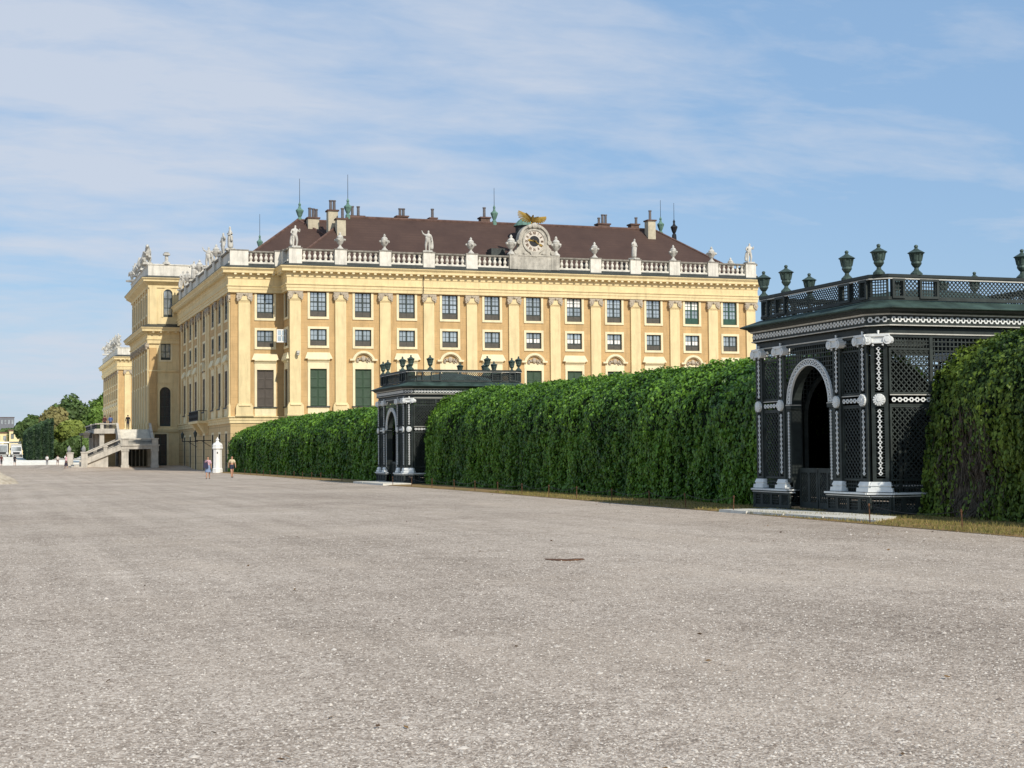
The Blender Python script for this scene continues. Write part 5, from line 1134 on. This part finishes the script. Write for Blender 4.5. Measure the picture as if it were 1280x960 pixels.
tree(6.0,520,1.5,11.2,7,3.5,'low dark tree line crown behind the yellow houses',DK,9,6000,leaf=.8,seed=21); tree(-3.5,520,1.5,11.0,7,3.5,'round dark tree at the far left behind the houses',MD,9,6000,leaf=.8,seed=22)
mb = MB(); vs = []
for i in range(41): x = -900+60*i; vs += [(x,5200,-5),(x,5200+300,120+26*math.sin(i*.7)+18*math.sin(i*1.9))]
mb.add(vs, [(2*i,2*i+2,2*i+3,2*i+1) for i in range(40)]); tag(mb.build('hills', mat('haze_blue_wooded_hills', lin((58,82,112)), .95, .08, .01)), kind='structure')  # distance haze is painted as blue into the hill colour
# truck and bus at the far left
def vehicle(name, x, y, z, label, bus):
    root = tag(empty(name, (x,y,z)), label, 'truck' if not bus else 'bus', None); W2 = 1.25; m = mat('vehicle_paint', lin((206,206,204)), .4, .05, 2)
    mb = MB()
    if bus: mb.box(-W2,W2,0,9,.4,3.2)
    else:
        mb.ext([(-W2,.55),(W2,.55),(W2,2.6),(W2-.12,2.85),(-W2+.12,2.85),(-W2,2.6)], 0, 2.0)
    mb.build('body' if bus else 'cab', m, root)
    if not bus: MB().box(-W2,W2,2.2,8,.9,3.3).build('cargo_box', M_offw, root)
    MB().box(-W2+.15,W2-.15,-.03,.0,1.5 if not bus else 1.2,2.5 if not bus else 2.9).build('windscreen', M_glass, root)
    MB().box(-.8,.8,-.04,.0,.75,1.25).build('grille', M_iron, root); MB().box(-W2,W2,-.12,.05,.4,.62).build('bumper', M_board, root)
    for s_ in (-1,1):
        MB().box(s_*.95-.2,s_*.95+.2,-.05,0,.68,.85).build('headlight', M_offw, root); MB().box(s_*1.42-.1,s_*1.42+.1,-.1,.05,1.7,2.3).build('mirror', M_iron, root)
        for yy in (.9,6.5):
            wl_ = MB().cyl((s_*1.2-.15,yy,.5),(s_*1.2+.15,yy,.5),.5,.5,14).build('wheel', M_iron, root); MB().cyl((s_*1.2-.17,yy,.5),(s_*1.2+.17,yy,.5),.25,.25,10).build('rim', M_offw, wl_)
vehicle('white_truck', 6.6, 398, 1.22, 'white truck seen from the front beside the clipped hedge wall', False)
vehicle('parked_bus', 3.4, 402, 1.25, 'dark windowed white bus at the left edge beside the truck', True)
mb = MB(); mb.box(-8,7.8,403,404,4.75,5.1)
for x in (-7,-2,3,7.4): mb.box(x-.12,x+.12,403.4,403.6,1.2,4.75)
tag(mb.build('canopy', M_whitep), 'long flat white canopy behind truck and bus', 'canopy')
# gravel heap at the left edge
def heap():
    n = 40; xs = np.linspace(-2.6,1.15,n); ys = np.linspace(-3.2,3.2,n); X, Y = np.meshgrid(xs,ys,indexing='ij'); rr = np.sqrt(((X+.8)/1.75)**2+(Y/3.0)**2)
    Z = np.maximum(0,1-rr)**.8*.95+.05*vnoise(X*2,Y*2,4)*(rr < 1)-.02; idx = np.arange(n*n).reshape(n,n)
    return np_mesh('gravel_heap', np.stack([X,Y,Z],-1).reshape(-1,3), np.stack([idx[:-1,:-1],idx[1:,:-1],idx[1:,1:],idx[:-1,1:]],-1).reshape(-1,4), mat('heap_gravel', lin((206,192,168)), .95, .14, 2.2, .8, 9, col2=lin((158,142,120))))
tag(put('gravel_heap', heap(), None, (.85,97,0)), 'low heap of pale gravel at the left edge of the square', 'heap')
# rusty cover plate in the gravel
mb = MB(); pr_ = [(-.30,.10),(-.16,.03),(-.02,-.02),(.06,.0),(.12,.10),(.2,.16),(.30,.12),(.34,.02),(.24,-.08),(.1,-.14),(-.05,-.12),(-.18,-.05)]
k = len(pr_); mb.add([(x,y*1.6,.003) for x,y in pr_]+[(x*.94,y*1.5,.016+.008*math.sin(i)) for i,(x,y) in enumerate(pr_)], [tuple(range(k,2*k))]+[(i,(i+1)%k,k+(i+1)%k,k+i) for i in range(k)])
tag(mb.build('drain_cover', M_rust, None, (8.45,22.3,0), -YAW), 'rusty half buried iron plate lying alone in the gravel', 'iron plate')

# ------------------------------------------------------------------ people
M_skin = mat('skin', lin((186,140,112)), .6, .04, 8)
def person(x, y, z, rz, h, label, clothes, hair, stride=.18, long_hair=False, bag=None):
    V, r, E = {}, {}, []
    def c(n, p, q, parent=None):
        V[n] = p; r[n] = q
        if parent: E.append((parent, n))
    c('pel',(0,0,.96),(.16,.11)); c('waist',(0,0,1.12),(.125,.095),'pel'); c('che',(0,0,1.32),(.165,.11),'waist'); c('nec',(0,0,1.50),.055,'che'); c('jaw',(0,-.02,1.57),.075,'nec'); c('hd',(0,0,1.66),.095,'jaw'); c('crown',(0,.01,1.73),.07,'hd'); c('nose',(0,-.115,1.62),.014,'hd')
    for s_, f in ((-1,1),(1,-1)):
        n = 'l' if s_ < 0 else 'r'; k = stride*f
        c(n+'hip',(s_*.09,0,.9),.095,'pel'); c(n+'kn',(s_*.10,-k*.55-.03*(f>0),.5),.062,n+'hip'); c(n+'an',(s_*.10,-k+.02,.09),.04,n+'kn'); c(n+'toe',(s_*.11,-k-.14,.035),.035,n+'an')
        c(n+'sh',(s_*.185,0,1.43),.06,'che'); c(n+'el',(s_*.24,k*.4,1.15),.042,n+'sh'); c(n+'wr',(s_*.25,k*.6-.05,.92),.03,n+'el'); c(n+'pa',(s_*.25,k*.65-.06,.85),.032,n+'wr')
        for i in range(4): c(n+'f%d' % i,(s_*.245,k*.65-.10+.025*i,.77+.01*abs(i-1.5)),.009,n+'pa')
        c(n+'th',(s_*.235,k*.65-.115,.83),.010,n+'pa')
    ks = list(V); sc = h/1.78
    body = skin_mesh('body', [tuple(q*sc for q in V[k]) for k in ks], [(ks.index(a),ks.index(b)) for a,b in E], [tuple(q*sc for q in r[k]) if isinstance(r[k],tuple) else r[k]*sc for k in ks], M_skin, 0, 1)
    root = tag(put('person', body, None, (x,y,z), rz), label, 'person')
    def cloth(nm, m, test, off):
        bm = bmesh.new(); bm.from_mesh(body); bm.normal_update()
        kill = [f for f in bm.faces if not test(f.calc_center_median()/sc)]; bmesh.ops.delete(bm, geom=kill, context='FACES')
        for v in bm.verts: v.co += v.normal*off
        me = bpy.data.meshes.new(nm); bm.to_mesh(me); bm.free(); me.materials.clear(); me.materials.append(m); me.polygons.foreach_set('use_smooth',[True]*len(me.polygons)); put(nm, me, root)
    cloth('hair', mat('hair_'+str(hair), lin(hair), .6, .1, 9), lambda q: q.z > 1.6 and (q.y > -.04 or q.z > 1.71) and abs(q.x) < .2, .022)
    for nm, col, z0, z1, armx, skirt in clothes:
        m = mat('cloth_'+str(col), lin(col), .85, .08, 9)
        if skirt:
            n_ = 14; vs = []
            for zz_, rx, ry in ((1.08,.14,.11),(.95,.19,.15),(z0+(.95-z0)*.4,.22,.2),(z0,.25,.24)):
                for i in range(n_): a = 2*math.pi*i/n_; k = 1+.06*math.sin(i*2.3)*(1.08-zz_); vs.append((rx*k*math.cos(a)*sc,ry*k*math.sin(a)*sc,zz_*sc))
            MB().add(vs, [(j*n_+i,j*n_+(i+1)%n_,(j+1)*n_+(i+1)%n_,(j+1)*n_+i) for j in range(3) for i in range(n_)]).build(nm, m, root)
        else: cloth(nm, m, lambda q: z0 < q.z < z1 and (abs(q.x) < .20 if armx is None else (abs(q.x) < .2 or q.z > armx)), .014)
    cloth('shoes', mat('shoe_leather', lin((60,50,46)), .7), lambda q: q.z < .07, .012)
    return root
w1 = person(14.02,104.3,0,R(-10),1.52,'woman in pink top and blue grey skirt with dark shoulder bag',[('top',(206,164,170),1.05,1.47,1.2,False),('skirt',(128,144,170),.52,1.08,None,True)],(58,40,36),.2)
mb = MB(); mb.taper((-.17,.17,-.09,.09,0),(-.13,.13,-.05,.05,.34)); mb.ring((0,.34),.13,.16,0,math.pi,-.02,.02,8); tag(mb.build('shoulder_bag', mat('navy_bag', lin((44,42,66)), .7), None, (13.85,104.12,.74)), 'dark navy shoulder bag carried by the woman in pink', 'bag')
person(16.18,108.0,0,R(8),1.53,'woman in beige crop top and dark shorts beside the hedge',[('top',(214,196,160),1.2,1.47,1.25,False),('shorts',(52,56,72),.70,1.06,None,False)],(176,140,96),.22)
person(15.0,178.6,TZ,R(180),1.72,'person in dark clothes standing at the top of the stairs',[('shirt',(40,38,42),1.0,1.47,1.0,False),('trousers',(46,46,56),.08,1.0,None,False)],(50,40,36),.02)
person(13.2,180.2,TZ,R(200),1.7,'seated looking person in blue behind the gallery railing',[('shirt',(84,104,150),1.0,1.47,1.1,False),('trousers',(60,60,70),.08,1.0,None,False)],(60,44,38),.03)
person(12.6,181.0,TZ,R(160),1.7,'person in dark red behind the gallery railing',[('shirt',(96,58,54),1.0,1.47,1.1,False),('trousers',(50,50,60),.08,1.0,None,False)],(50,40,36),.03)
person(4.1,262,0,R(170),1.72,'person in black shorts walking in front of the truck',[('shirt',(36,34,40),1.0,1.47,1.1,False),('shorts',(36,36,44),.55,1.0,None,False)],(46,38,34),.2)
person(2.0,258,0,R(190),1.74,'person in dark red at the extreme left edge',[('shirt',(92,52,48),1.0,1.47,1.1,False),('trousers',(60,50,54),.3,1.0,None,False)],(60,44,38),.15)
person(9.2,264,0,R(175),1.7,'person in white shirt and grey trousers on the bright court',[('shirt',(226,224,220),1.0,1.47,1.1,False),('trousers',(108,106,110),.1,1.0,None,False)],(80,60,46),.2)
person(10.8,262,0,R(165),1.66,'person in light top with brown bag left of the stairs',[('shirt',(220,208,198),1.0,1.47,1.1,False),('trousers',(120,96,92),.45,1.0,None,False)],(90,60,50),.2)
person(13.4,290,.1,R(20),1.7,'person in white beside the clipped hedge wall',[('shirt',(240,238,234),1.0,1.47,1.1,False),('trousers',(190,180,170),.1,1.0,None,False)],(90,70,60),.1)
person(7.9,170.5,0.16,R(90),1.55,'person in pink top and dark skirt near the left newel',[('top',(224,176,184),1.0,1.47,1.1,False),('skirt',(60,52,64),.4,1.08,None,True)],(60,44,40),.15)
